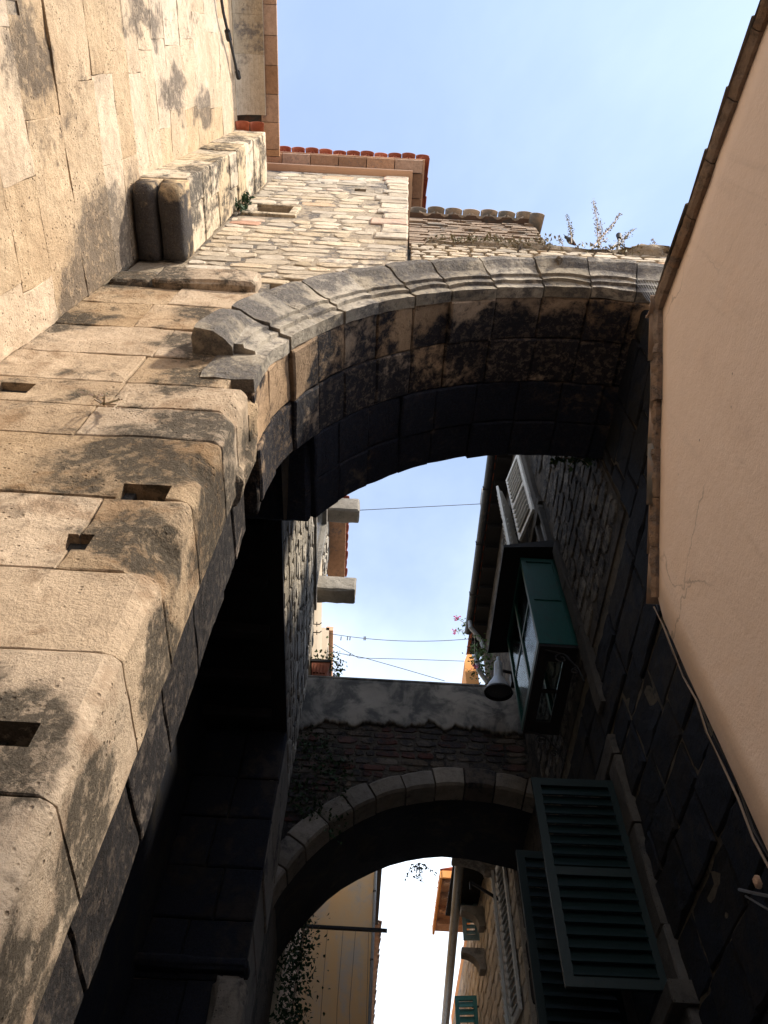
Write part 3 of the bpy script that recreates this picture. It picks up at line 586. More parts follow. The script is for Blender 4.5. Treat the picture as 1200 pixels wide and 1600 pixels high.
# ================================================================== small tiled brick wall right of the tower
lean = thing('brick_wall', 'low wall of thin old bricks with lichened tile coping atop the gate', 'wall', (0.9, 2.6, 11.7))
box('core', (0.14, 2.20, 11.7), (1.86, 3.2, 13.62), 'mortar_warm', lean)
mb = MB(); z = 11.72
while z < 13.6:
    h = random.uniform(.055, .085); x = 0.135
    while x < 1.86 + 0.06 * (z - 12):
        L = random.uniform(.16, .32); e = random.uniform(-.02, .02)
        mb.box((x, 2.17 + e, z), (min(x + L - .012, 1.95), 2.3, z + h - .012)); x += L
    z += h
o = mb.build('brick_courses', 'thin_brick', lean); o['kind'] = 'stuff'
eave_tiles(lean, (0.26, 2.06, 13.68), (1.82, 2.06, 13.68), (0, 1, .3), 0.262, 0.126, 'tile_pale')
put_mesh('end_tile', tile_mesh(.11, .09, .5), 'tile_pale', lean, (1.98, 2.02, 13.55), (1, 0, 0), (0, 1, .3), .05)
m = MB(); m.add([(0.14, 2.1, 13.66), (1.9, 2.1, 13.66), (1.9, 3.3, 14.02), (0.14, 3.3, 14.02), (0.14, 3.3, 13.6), (1.9, 3.3, 13.6)], [(0, 1, 2, 3), (0, 4, 5, 1), (3, 2, 5, 4), (1, 5, 2), (0, 3, 4)]); m.build('roof', 'tile_dark', lean)

# ================================================================== tall ashlar building on the left
LX = -2.8
left = thing('ashlar_building', 'tall pale ashlar building with pier on a double-rolled corbel', 'building', (-4.2, -1.0, 0))
box('wall', (-5.6, -7.0, 0), (LX - .03, 4.2, 16.2), 'mortar_warm', left)
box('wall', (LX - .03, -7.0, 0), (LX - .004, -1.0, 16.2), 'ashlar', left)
zs = [0, .9, 1.75, 2.55, 3.3, 4.05, 4.75, 5.45, 6.1, 6.75, 7.4, 7.95, 8.63, 9.45, 10.0, 10.48, 10.9, 11.41, 11.92, 12.62, 13.3, 14.05, 14.9, 15.55, 16.0]
FL = F_east(LX)
special = {}
for i in range(len(zs) - 1):
    z0, z1 = zs[i], zs[i + 1]; y = -1.0 + random.uniform(0, .3); js = [-1.0]
    while y < 1.9: js.append(y); y += random.uniform(.65, 1.25)
    js = [q for q in js if q < 1.85] + [2.1]
    if abs(z0 - 7.95) < .01: js = [-1.0, -.35, .62, 2.1]
    for a, b in zip(js, js[1:]):
        if b - a < .1: continue
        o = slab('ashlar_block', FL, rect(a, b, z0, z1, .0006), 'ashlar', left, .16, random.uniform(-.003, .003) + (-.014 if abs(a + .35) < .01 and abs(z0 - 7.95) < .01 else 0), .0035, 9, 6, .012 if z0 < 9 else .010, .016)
        if abs(a + .35) < .01 and abs(z0 - 7.95) < .01: cut(o, [((LX - .12, -.14, 8.0), (LX + .2, -.05, 8.18))])
# pier
z = 10.5
while z < 15.75:
    h = min(random.uniform(.38, .72), 15.8 - z)
    if random.random() < .5: rough_block('pier_block', (LX - .01, 1.34 + random.uniform(-.012, .012), z + .004), (-2.28 + random.uniform(-.015, .015), 2.12, z + h - .004), 'pier', left, 8, .012, .016)
    else:
        c = random.uniform(1.6, 1.85)
        rough_block('pier_block', (LX - .01, 1.34 + random.uniform(-.012, .012), z + .004), (-2.28, c - .004, z + h - .004), 'pier', left, 8, .012, .016)
        rough_block('pier_block', (LX - .01, c + .004, z + .004), (-2.28 + random.uniform(-.02, .01), 2.12, z + h - .004), 'pier', left, 8, .012, .016)
    z += h
def roll(x0, x1, z0, z1):
    vs = []; fs = []; n = 9; m = 9; sd = random.random() * 30
    for j in range(m + 1):
        y = 1.35 + (2.11 - 1.35) * j / m; ins = 0.085 * max(0, 1 - j / 1.6) ** 2
        for k in range(n + 1):
            t = math.pi * k / n; cx = (x0 + x1) / 2; hw = (x1 - x0) / 2 - ins * .3
            x = cx - hw * math.copysign(abs(math.cos(t)) ** .55, math.cos(t)); zz = z0 + ins + (z1 - z0) * .55 * (1 - abs(math.sin(t)) ** .5)
            vs.append((x + .008 * nz(x * 9, y * 6, sd), y, zz + .012 * nz(x * 7, y * 5, sd + 4)))
    for j in range(m):
        for k in range(n): fs.append((j * (n + 1) + k, j * (n + 1) + k + 1, (j + 1) * (n + 1) + k + 1, (j + 1) * (n + 1) + k))
    b = len(vs)
    for y in (1.35, 2.11): vs += [(x0, y, z1), (x1, y, z1)]
    e = m * (n + 1)
    fs += [(b, b + 1, b + 3, b + 2), tuple(range(n + 1)) + (b + 1, b), tuple(e + k for k in range(n, -1, -1)) + (b + 2, b + 3)]
    fs += [(b, b + 2) + tuple((j * (n + 1)) for j in range(m, -1, -1)), (b + 1, b + 3) + tuple(j * (n + 1) + n for j in range(m, -1, -1))]
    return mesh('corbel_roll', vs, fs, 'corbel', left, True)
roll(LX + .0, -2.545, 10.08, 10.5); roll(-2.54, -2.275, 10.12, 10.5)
# cove, eave bricks and tiles, running back over the viewer
def extrude_y(name, prof, y0, y1, mat, parent, smooth=False):
    n = len(prof); vs = [(x, y0, z) for x, z in prof] + [(x, y1, z) for x, z in prof]
    fs = [(k, (k + 1) % n, n + (k + 1) % n, n + k) for k in range(n)] + [tuple(range(n - 1, -1, -1)), tuple(range(n, 2 * n))]
    return mesh(name, vs, fs, mat, parent, smooth)
cv = [(LX - .02, 16.02)] + [(LX + .40 * (1 - math.cos(math.pi / 2 * k / 8)), 16.02 + .34 * math.sin(math.pi / 2 * k / 8)) for k in range(9)] + [(-2.38, 16.36), (-2.38, 16.42), (LX - .02, 16.42)]
y = -7.0
for y1 in (-2.6, -.3, 0.25, 1.14): extrude_y('cove', cv, y + .003, y1, 'cove', left, False); y = y1
y = -3.0
while y < 1.75:
    extrude_y('soffit_brick', [(-2.46, 16.43), (-2.17, 16.46), (-2.17, 16.53), (-2.46, 16.53)], y + .004, min(y + .42, 1.78), 'brick', left); y += .425
extrude_y('soffit_brick', [(-2.46, 16.43), (-2.17, 16.46), (-2.17, 16.53), (-2.46, 16.53)], -7, -3.0, 'brick', left)
m = MB(); m.add([(-2.18, -7, 16.54), (-2.18, 1.8, 16.54), (-5.6, 1.8, 17.8), (-5.6, -7, 17.8), (-5.6, 1.8, 16.3), (-5.6, -7, 16.3)], [(0, 1, 2, 3), (0, 5, 4, 1), (2, 4, 5, 3), (1, 4, 2), (0, 3, 5)]); m.build('roof', 'tile_dark', left)
eave_tiles(left, (-2.27, -1.5, 16.62), (-2.27, 1.72, 16.62), (-1, 0, .36), 0.27, .10, 'tile')
for dx in (.12, .36): put_mesh('pier_tile', tile_mesh(.12, .10, .2), 'tile', left, (LX + dx, 1.22, 15.82), (1, 0, 0), (0, 1, .25), .05)
m = MB(); m.tube([at_x(343, -20, -2.72), at_x(349, 20, -2.72), at_x(357, 55, -2.72)], .022, 6); m.tube([at_x(357, 52, -2.72), at_x(372, 120, -2.72)], .022, 6); m.tube([at_x(355, 48, -2.72), at_x(358, 62, -2.72)], .045, 6); m.tube([at_x(371, 112, -2.72), at_x(373, 122, -2.72)], .04, 6)
o = m.build('iron_rod', 'iron', left)

# ================================================================== pink house with gable, right
PX = 1.22
pink = thing('pink_house', 'pink plastered gable house with tile verge close on the right', 'house', (2.6, -0.5, 0))
RDG = (1.0, 5.25); EAV = (2.05, 4.42); FRT = (-4.6, 3.28)
def gable(x): return [(x, 2.05, 0), (x, EAV[0], EAV[1]), (x, RDG[0], RDG[1]), (x, FRT[0], FRT[1]), (x, FRT[0], 0)]
# wall as a fine sheet with thickness
vs = []; fs = []; NY, NZ = 40, 26
def topz(y): return RDG[1] + (EAV[1] - RDG[1]) * (y - RDG[0]) / (EAV[0] - RDG[0]) if y > RDG[0] else RDG[1] + (FRT[1] - RDG[1]) * (y - RDG[0]) / (FRT[0] - RDG[0])
ys = [FRT[0] + (RDG[0] - FRT[0]) * k / (NY - 8) for k in range(NY - 8)] + [RDG[0] + (EAV[0] - RDG[0]) * k / 8 for k in range(9)]
for y in ys:
    for j in range(NZ + 1):
        z = topz(y) * j / NZ; vs.append((PX + .012 * nz(y * .9, z * .9, 3) + .004 * nz(y * 4, z * 4, 5) + (.018 if j == NZ else 0), y, z))
for i in range(len(ys) - 1):
    for j in range(NZ): k = i * (NZ + 1) + j; fs.append((k, k + 1, k + NZ + 2, k + NZ + 1))
k0 = len(vs); nb = len(ys)
vs += [(PX + .35, y, 0) for y in ys] + [(PX + .35, y, topz(y)) for y in ys]
for i in range(nb - 1):
    fs += [(k0 + i, k0 + i + 1, k0 + nb + i + 1, k0 + nb + i), (i * (NZ + 1) + NZ, k0 + nb + i, k0 + nb + i + 1, (i + 1) * (NZ + 1) + NZ)]
fs.append(tuple((nb - 1) * (NZ + 1) + j for j in range(NZ + 1)) + (k0 + 2 * nb - 1, k0 + nb - 1)); fs.append(tuple(j for j in range(NZ, -1, -1)) + (k0, k0 + nb))
mesh('gable_wall', vs, fs, 'pink', pink, True)
m = MB(); g1 = gable(PX + .36); g2 = gable(5.0); m.add(g1 + g2, [(4, 3, 2, 1, 0), (5, 6, 7, 8, 9), (0, 1, 6, 5), (1, 2, 7, 6), (2, 3, 8, 7), (3, 4, 9, 8)]); m.build('body', 'pink', pink)
box('added_sun_blocker', (2.2, -9.5, 0), (10.5, -4.62, 12.8), 'pink', pink)  # unseen block added behind the camera to shade the lower left wall
# verge: bedding mortar and one tile after another down each slope
dF = Vector((0, FRT[0] - RDG[0], FRT[1] - RDG[1])).normalized(); dB = Vector((0, EAV[0] - RDG[0], EAV[1] - RDG[1])).normalized()
def bedding(p, d, L, name='bedding_mortar'):
    vs = []; fs = []; n = 10; up_ = d.cross(Vector((1, 0, 0))); up_ = up_ if up_.z > 0 else -up_; sd = random.random() * 20
    for i in range(n + 1):
        s = L * i / n; j = .012 * nz(s * 9, sd, 0); e = .009 * nz(s * 25, sd, 3)
        for (x, h) in ((PX + .10, -.024 + j * .6), (PX - .004 + e, -.027 + j * .6), (PX - .015 + e, -.006), (PX - .02 + e * .5, .014), (PX + .10, .02)): vs.append(Vector((x, p.y, p.z)) + d * s + up_ * h)
    for i in range(n):
        for k in range(5): fs.append((i * 5 + k, i * 5 + (k + 1) % 5, i * 5 + 5 + (k + 1) % 5, i * 5 + 5 + k))
    fs += [tuple(range(5)), tuple(n * 5 + k for k in range(4, -1, -1))]
    mesh(name, vs, fs, 'pink_edge', pink)
for d, n, st, L in ((dF, 14, .235, .235), (dB, 6, .225, .225)):
    base = Vector((PX, RDG[0], RDG[1]))
    up_ = d.cross(Vector((1, 0, 0))); up_ = up_ if up_.z > 0 else -up_
    for k in range(n):
        p = base + d * (st * k)
        bedding(p + up_ * .01 * random.uniform(-1, 1), d, L - .004)
        tl = put_mesh('verge_tile', tile_mesh(.046, .038, st * 1.25), 'tile_old', pink, p + d * (st * 1.12) + up_ * (.016 + random.uniform(-.004, .006)) + Vector((.018 + random.uniform(-.006, .006), 0, 0)), (1, 0, 0), -d, .04)
put_mesh('ridge_tile', tile_mesh(.055, .05, .5), 'tile_old', pink, Vector((PX - .035, RDG[0], RDG[1] + .02)), (0, 1, 0), (1, 0, 0), .02)
for d, Ls in ((dF, 5.8), (dB, 1.36)):
    up_ = d.cross(Vector((1, 0, 0))); up_ = up_ if up_.z > 0 else -up_
    a = Vector((PX + .08, RDG[0], RDG[1])) + up_ * .02; b = a + d * Ls; q = Vector((3.8, 0, 0)); hh = up_ * .06
    m = MB(); m.add([a, a + q, b + q, b, a + hh, a + q + hh, b + q + hh, b + hh], [(0, 3, 2, 1), (4, 5, 6, 7), (0, 1, 5, 4), (1, 2, 6, 5), (2, 3, 7, 6), (3, 0, 4, 7)]); m.build('roof', 'tile_old', pink)
cable('wall_cable', [Vector((PX - .015 + .01 * nz(k * .7, 1, 2), 2.06 + .02 * nz(k * .6, 4, 1), 4.35 - k * .145)) for k in range(24)], .0045, 'wire_pale', 'brown cable clipped down the corner of the pink house wall')
cable('wall_cable', [Vector((PX + .02 + .02 * nz(k * .5, 9, 2), 2.09 + .03 * nz(k * .7, 7, 1), 4.42 - k * .145)) for k in range(24)], .004, 'cable', 'thin dark cable hanging behind the pink house corner')

# ================================================================== dark stone house on the right of the alley
HX = 2.57
house = thing('dark_stone_house', 'dark stone house with glazed bay and green shutters along the alley', 'house', (4.2, 6.4, 0))
mb = MB(); mb.box((HX + .04, 2.25, 0), (6.2, 3.2, 9.55)); mb.box((HX + .04, 3.2, 0), (6.2, 4.2, 9.8)); mb.box((HX + .04, 4.21, 0), (6.2, 9.85, 16.15)); mb.box((HX + .04, 9.85, 0), (3.6, 12.7, 16.15))
mb.box((HX + .3, 3.2, 12.2), (6.2, 4.205, 15.2))  # unseen block over the vault, added to shade the alley's left wall
hw = mb.build('wall', 'dark_joint', house)
FH = F_west(HX + .04)
z = 0.0
def hskip(y, zz): return (6.52 < y < 7.62 and 5.15 < zz < 7.2)
while z < 9.9:
    h = random.uniform(.40, .56); y = 2.26 + random.uniform(-.4, 0); yend = 12.65 if z + h < 9.1 else 4.19
    while y < yend - .1:
        L = random.uniform(.55, 1.0); a, b = max(y, 2.26), min(y + L, yend)
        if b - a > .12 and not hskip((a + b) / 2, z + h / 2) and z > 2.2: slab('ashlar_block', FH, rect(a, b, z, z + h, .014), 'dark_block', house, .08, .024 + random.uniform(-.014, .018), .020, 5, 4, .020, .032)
        y += L
    z += h
box('upper_mortar', (HX + .02, 4.22, 8.9), (HX + .039, 12.6, 16.1), 'alley_mortar', house)
def uskip(u, v, a, b):
    if 6.35 < u + a / 2 and u - a / 2 < 8.1 and 12.85 < v + b / 2 and v - b / 2 < 15.35: return True
    if 6.3 < u + a / 2 and u - a / 2 < 6.75 and 11.4 < v + b / 2 and v - b / 2 < 12.6: return True
    return False
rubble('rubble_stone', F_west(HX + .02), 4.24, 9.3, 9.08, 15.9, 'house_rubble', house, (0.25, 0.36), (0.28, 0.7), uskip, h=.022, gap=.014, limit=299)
# vertical pale stone strip beside the bay
for (a, b, c, d) in ((6.12, 6.36, 8.0, 9.3), (6.12, 6.36, 9.3, 10.3), (6.14, 6.36, 10.3, 11.3)): slab('stone_strip', F_west(HX), rect(a, b, c, d, .006), 'pale_jamb', house, .06, .05, .015, 2, 4, .01)
# window with two open louvred leaves
for (a, b, c, d) in ((6.22, 6.5, 3.2, 4.4), (6.2, 6.5, 4.4, 5.5), (6.22, 6.5, 5.5, 6.5), (6.2, 6.5, 6.5, 7.32), (7.64, 7.85, 5.0, 7.3)): slab('window_jamb', F_west(HX), rect(a, b, c, d, .006), 'pale_jamb', house, .06, .05, .015, 2, 4, .01)
slab('window_head', F_west(HX), rect(6.2, 7.9, 7.33, 7.6, .006), 'pale_jamb', house, .06, .06, .015, 4, 2, .01)
slab('window_sill', F_west(HX), rect(6.15, 7.95, 4.83, 5.02, .006), 'pale_jamb', house, .06, .16, .015, 4, 2, .008)
def shutter(parent, hinge, d, width, z0, z1, mat, nsl, th=.045, tilt=R(38), mid=True, stile=.085, lw=1.0):
    """louvred leaf standing on the vertical line at hinge, reaching out along d"""
    d = Vector(d).normalized(); nrm = Vector((-d.y, d.x, 0)); H = Vector((hinge[0], hinge[1], 0))
    def fr(s, t, zz): p = H + d * s + nrm * t; return Vector((p.x, p.y, zz))
    m = MB(); rot = lambda v: fr(v.x, v.y, v.z)
    m.box((0, -th / 2, z0), (stile, th / 2, z1), rot); m.box((width - stile, -th / 2, z0), (width, th / 2, z1), rot)
    rails = [(z0, z0 + .10), (z1 - .09, z1)] + ([((z0 + z1) / 2 - .05, (z0 + z1) / 2 + .05)] if mid else [])
    for a, b in rails: m.box((stile + .001, -th / 2 + .002, a), (width - stile - .001, th / 2 - .002, b), rot)
    f = m.build('shutter', mat, parent)
    rails.sort()
    for (a, b), (c, e) in zip(rails, rails[1:]):
        n = max(3, round(nsl * (c - b) / (z1 - z0))); stp = (c - b) / n
        for k in range(n):
            zc = b + stp * (k + .5); ht = stp * .46
            sm = MB(); hw_ = th * .55
            def r2(v): return fr(v.x, v.y * math.cos(tilt) - v.z * math.sin(tilt), zc + v.y * math.sin(tilt) + v.z * math.cos(tilt))
            sm.box((stile - .005, -.006, -stp * .72 * lw), (width - stile + .005, .006, stp * .72 * lw), r2); sm.build('slat', mat, f)
    for zz in (z0 + .2, z1 - .2): hm = MB(); hm.box((-.03, -th / 2 - .004, zz - .02), (.12, -th / 2 + .003, zz + .02), rot); hm.build('hinge', 'iron', f)
    return f
shutter(house, (HX - .03, 6.47), (-1, 0.02, 0), .86, 5.08, 7.18, 'green', 19, tilt=R(24), lw=.92)
shutter(house, (HX - .03, 7.70), (-1, -.03, 0), .86, 5.08, 7.18, 'green', 19, tilt=R(24), lw=.92)
box('window_pane', (HX + .030, 6.53, 5.05), (HX + .036, 7.62, 7.3), 'lens', house)
# upper window with white louvred leaves ajar, and its stone frame
for (a, b, c, d) in ((6.38, 6.56, 12.9, 15.1), (7.95, 8.1, 12.9, 15.1), (6.3, 8.2, 12.72, 12.89), (6.3, 8.2, 15.11, 15.3)): slab('window_frame', F_west(HX), rect(a, b, c, d, .004), 'pale_jamb', house, .06, .055, .012, 2, 3, .006)
box('window_pane', (HX + .022, 6.57, 12.9), (HX + .03, 7.94, 15.1), 'lens', house)
shutter(house, (HX - .06, 6.58), (-.22, 1, 0), .66, 12.92, 15.08, 'white', 15, tilt=R(48), lw=.75)
shutter(house, (HX - .06, 7.93), (-.55, -1, 0), .66, 12.92, 15.08, 'white', 15, tilt=R(-48), lw=.75)
# small framed recess below it
for (a, b, c, d) in ((6.33, 6.42, 11.45, 12.55), (6.66, 6.75, 11.45, 12.55), (6.33, 6.75, 12.56, 12.66)): slab('small_window_frame', F_west(HX), rect(a, b, c, d, .003), 'pale_jamb', house, .06, .07, .01, 2, 2, .004)
box('small_window_panel', (HX + .0, 6.43, 11.46), (HX + .02, 6.65, 12.54), 'zinc', house)
# glazed bay
BX0, BY0, BY1, BZ0, BZ1 = 2.06, 6.45, 8.03, 9.32, 11.25
m = MB(); t = .07
for (x, y) in ((BX0, BY0), (BX0, BY1 - t)): m.box((x, y, BZ0), (x + t, y + t, BZ1))
m.box((HX - .06, BY0, BZ0), (HX - .005, BY0 + t, BZ1)); m.box((HX - .06, BY1 - t, BZ0), (HX - .005, BY1, BZ1))
for z0, z1 in ((BZ0, BZ0 + .10), (BZ1 - .09, BZ1)):
    m.box((BX0 + t, BY0 + .002, z0), (HX - .06, BY0 + t - .002, z1)); m.box((BX0 + t, BY1 - t + .002, z0), (HX - .06, BY1 - .002, z1)); m.box((BX0 + .002, BY0 + t, z0), (BX0 + t - .002, BY1 - t, z1))
bay = m.build('bay_window', 'bay_green', house)
box('front_panel', (BX0 + t, BY0 + .02, BZ0 + .10), (HX - .06, BY0 + .045, BZ1 - .09), 'bay_green', bay)
for zz in (10.25,): box('panel_rail', (BX0 + t, BY0 + .006, zz), (HX - .06, BY0 + .019, zz + .03), 'bay_green', bay)
box('mullion', (BX0 + .005, 7.2, BZ0 + .1), (BX0 + .05, 7.26, BZ1 - .09), 'bay_green', bay)
box('glazing_bar', (BX0 + .012, BY0 + t, 10.28), (BX0 + .04, 7.199, 10.32), 'bay_green', bay); box('glazing_bar', (BX0 + .012, 7.261, 10.28), (BX0 + .04, BY1 - t, 10.32), 'bay_green', bay)
for (a, b) in ((BY0 + t, 7.2), (7.26, BY1 - t)):
    for (c, d) in ((BZ0 + .1, 10.28), (10.32, BZ1 - .09)): box('pane', (BX0 + .022, a + .001, c + .001), (BX0 + .026, b - .001, d - .001), 'glass', bay)
m = MB()   # floor frame with its glazed hatch
m.box((BX0 + .01, BY0 + .01, BZ0 - .05), (HX - .01, BY0 + .26, BZ0 - .002)); m.box((BX0 + .01, BY1 - .24, BZ0 - .05), (HX - .01, BY1 - .01, BZ0 - .002)); m.box((BX0 + .01, BY0 + .26, BZ0 - .05), (BX0 + .15, BY1 - .24, BZ0 - .002)); m.box((HX - .16, BY0 + .26, BZ0 - .05), (HX - .01, BY1 - .24, BZ0 - .002)); m.box((BX0 + .15, 7.22, BZ0 - .045), (HX - .16, 7.26, BZ0 - .01))
m.build('floor_frame', 'blackwood', bay)
box('floor_pane', (BX0 + .151, BY0 + .261, BZ0 - .025), (HX - .161, 7.219, BZ0 - .02), 'glass', bay); box('floor_pane', (BX0 + .151, 7.261, BZ0 - .025), (HX - .161, BY1 - .241, BZ0 - .02), 'glass', bay)
m = MB(); m.add([(1.80, 6.30, 11.27), (HX - .01, 6.30, 11.36), (HX - .01, 8.35, 11.36), (1.80, 8.35, 11.27), (1.80, 6.30, 11.33), (HX - .01, 6.30, 11.55), (HX - .01, 8.35, 11.55), (1.80, 8.35, 11.33)], [(0, 3, 2, 1), (4, 5, 6, 7), (0, 1, 5, 4), (1, 2, 6, 5), (2, 3, 7, 6), (3, 0, 4, 7)]); m.build('canopy', 'blackwood', bay)
def scroll(c, s, ax):
    pts = [];
    for k in range(30):
        a = k / 29 * 2.6 * math.pi; r = s * (1 - .78 * k / 29); pts.append(Vector(c) + Vector(ax) * (r * math.cos(a)) + Vector((0, 0, r * math.sin(a))))
    return pts
for (x, y) in ((2.33, 6.52), (2.30, 7.98)):
    m = MB(); m.tube(scroll((x, y, 9.12), .10, (1, 0, 0)), .012, 5); m.tube([(HX - .03, y, 8.72), (HX - .06, y, 8.95), (x + .05, y, 9.2), (BX0 + .08, y, 9.27)], .013, 5); m.tube(scroll((x + .13, y, 8.9), .06, (1, 0, 0)), .010, 5); m.build('scroll_bracket', 'iron', bay)
# eave, rafters, gutter
box('soffit', (2.28, 4.3, 16.16), (HX + .6, 12.65, 16.2), 'blackwood', house)
k = 4.5
while k < 12.5: box('rafter', (2.29, k, 16.06), (HX - .0, k + .09, 16.159), 'blackwood', house); k += .55
m = MB(); m.add([(2.2, 4.21, 16.22), (2.2, 12.7, 16.22), (3.6, 12.7, 16.7), (6.2, 4.21, 17.6), (3.6, 12.7, 16.2), (6.2, 4.21, 16.2)], [(0, 3, 2, 1), (0, 1, 4, 5), (2, 3, 5, 4), (1, 2, 4), (0, 5, 3)]); m.build('roof', 'tile_dark', house)
eave_tiles(house, (2.22, 7.0, 16.24), (2.22, 12.6, 16.24), (1, 0, .3), .26, .125, 'tile', pan=False)
vs = []; fs = []; n = 8
for y in (4.3, 6.5, 8.5, 10.5, 12.0):
    for rr in (.085, .075):
        for q in range(n + 1): a = math.pi + math.pi * q / n; vs.append((2.17 + rr * math.cos(a), y, 16.2 + rr * math.sin(a)))
for i in range(4):
    for q in range(n):
        for s_ in (0, n + 1): k = i * 2 * (n + 1) + s_ + q; fs.append((k, k + 1, k + 2 * (n + 1) + 1, k + 2 * (n + 1)))
mesh('gutter', vs, fs, 'darkzinc', house, True)
for y in (5.2, 6.6, 8.0, 9.4, 10.8): m = MB(); m.box((2.07, y, 16.1), (2.45, y + .025, 16.115)); m.box((2.075, y, 16.1), (2.085, y + .025, 16.24)); m.build('gutter_bracket', 'iron', house)
m = MB(); m.tube([(2.17, 11.6, 16.12), (2.17, 11.6, 15.9), (2.42, 11.75, 15.62), (2.46, 11.8, 15.4)], .055, 8); m.tube([(2.30, 11.9, 15.35), (2.30, 11.9, 14.8), (2.50, 12.0, 14.5)], .055, 8); m.build('downpipe', 'zinc', house)
m = MB(); m.box((2.9, 4.6, 16.6), (3.4, 5.3, 18.3)); m.box((2.85, 4.55, 18.3), (3.45, 5.35, 18.4)); m.build('chimney', 'cream', house)
box('carved_stone', (2.24, 8.75, 16.95), (2.62, 9.15, 17.5), 'bracket', house)

# ================================================================== second archway across the alley
AY, ACX, ACZ, AR = 9.9, 1.56, 6.97, 2.95
arch = thing('alley_archway', 'stone archway across the alley with flaking grey plaster parapet', 'archway', (0.7, 11.2, 0))
mb = MB(); NX = 22; xa, xb = -1.5, HX + .03
for k in range(NX):
    a = xa + (xb - xa) * k / NX; b = xa + (xb - xa) * (k + 1) / NX
    za = ACZ + math.sqrt(max(0, 3.12 ** 2 - (a - ACX) ** 2)); zb = ACZ + math.sqrt(max(0, 3.12 ** 2 - (b - ACX) ** 2)); y0, y1, zt = AY + .05, 11.86, 12.0
    mb.add([(a, y0, za), (b, y0, zb), (b, y1, zb), (a, y1, za), (a, y0, zt), (b, y0, zt), (b, y1, zt), (a, y1, zt)], [(0, 3, 2, 1), (4, 5, 6, 7), (0, 1, 5, 4), (1, 2, 6, 5), (2, 3, 7, 6), (3, 0, 4, 7)])
mb.build('core', 'alley_mortar', arch)
mb = MB(); NA = 20   # rough soffit of the archway
vs = []; fs = []
for i in range(NA + 1):
    t = R(176 - 116 * i / NA)
    for j in range(11):
        y = AY + .32 + (11.88 - AY - .32) * j / 10; r = AR + .05 + .05 * nz(t * 5, y * 2, 4); vs.append((ACX + r * math.cos(t), y, ACZ + .03 * (y - AY) + r * math.sin(t)))
for i in range(NA):
    for j in range(10): k = i * 11 + j; fs.append((k, k + 1, k + 12, k + 11))
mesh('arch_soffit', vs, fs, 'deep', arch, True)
TH2 = [170.5, 162, 153, 144.8, 135.3, 126.6, 118.9, 109.3, 100, 91, 82, 73, 64]
def vous2(t0, t1):
    vs = []; fs = []; n = 4; ro = 3.31 + random.uniform(-.04, .04); dy = random.uniform(-.015, .02); sd = random.random() * 9
    for i in range(n + 1):
        t = R(t0 + (t1 - t0) * i / n) + (-.004 if i == 0 else .004 if i == n else 0)
        e = .018 if i in (0, n) else 0
        for (r, y) in ((ro, AY + .3), (AR, AY + .35), (AR + .015, AY + .02 + e), (AR + .05, AY - .02 + e), (ro - .05, AY - .02 + e), (ro, AY + .02 + e)):
            q = r + .014 * nz(t * 7, r * 6, sd); vs.append((ACX + q * math.cos(t), y + dy + .012 * nz(t * 9, r * 5, sd + 3), ACZ + q * math.sin(t)))
    for i in range(n):
        for k in range(6): fs.append((i * 6 + k, i * 6 + (k + 1) % 6, i * 6 + 6 + (k + 1) % 6, i * 6 + 6 + k))
    fs += [tuple(range(6)), tuple(n * 6 + k for k in range(5, -1, -1))]
    mesh('voussoir', vs, fs, 'voussoir' if t1 > 88 or t1 < 74 else 'spandrel', arch)
for a, b in zip(TH2, TH2[1:]): vous2(a, b)
FA = F_front(AY + .05)
rubble('spandrel_stone', FA, -1.3, HX - .0, 7.6, 11.35, 'spandrel', arch, (0.13, 0.14), (0.16, 0.5), lambda u, v, a, b: (u - ACX) ** 2 + (v - ACZ) ** 2 < 3.33 ** 2 or (v < 9.6 and u > 1.2), h=.016, gap=.012, limit=298)
# plaster skin with a ragged lower edge
vs = []; fs = []; NXp, NZp = 280, 16
for i in range(NXp + 1):
    x = -1.25 + (HX - .005 + 1.25) * i / NXp; zl = 11.10 + .10 * nz(x * 1.6, 2, 7) + .10 * nz(x * 4.5, 5, 1) + .06 * nz(x * 13, 1, 1) + .035 * nz(x * 31, 3, 1) + .02 * nz(x * 70, 1, 6) - .05 * max(0, x - 1.6)
    if x < -.55: zl -= .35 * (-.55 - x)
    for j in range(NZp + 1):
        zz = zl + (12.12 - zl) * (j / NZp) ** 1.3; vs.append((x, AY - .012 + .012 * nz(x * 2, zz * 2, 3) - (.012 if j else -.012), zz))
for i in range(NXp):
    for j in range(NZp): k = i * (NZp + 1) + j; fs.append((k, k + NZp + 1, k + NZp + 2, k + 1))
k0 = len(vs); vs += [(vs[i * (NZp + 1)][0], AY + .04, vs[i * (NZp + 1)][2] + .01) for i in range(NXp + 1)] + [(vs[i * (NZp + 1)][0], 10.25, 12.12) for i in range(NXp + 1)]
for i in range(NXp): fs += [(k0 + i, k0 + i + 1, (i + 1) * (NZp + 1), i * (NZp + 1)), (i * (NZp + 1) + NZp, (i + 1) * (NZp + 1) + NZp, k0 + NXp + 1 + i + 1, k0 + NXp + 1 + i)]
mesh('plaster_parapet', vs, fs, 'grey_plaster', arch, True, recalc=True)
box('coping', (-1.28, AY - .035, 12.121), (HX - .006, 10.26, 12.16), 'grey_plaster', arch)

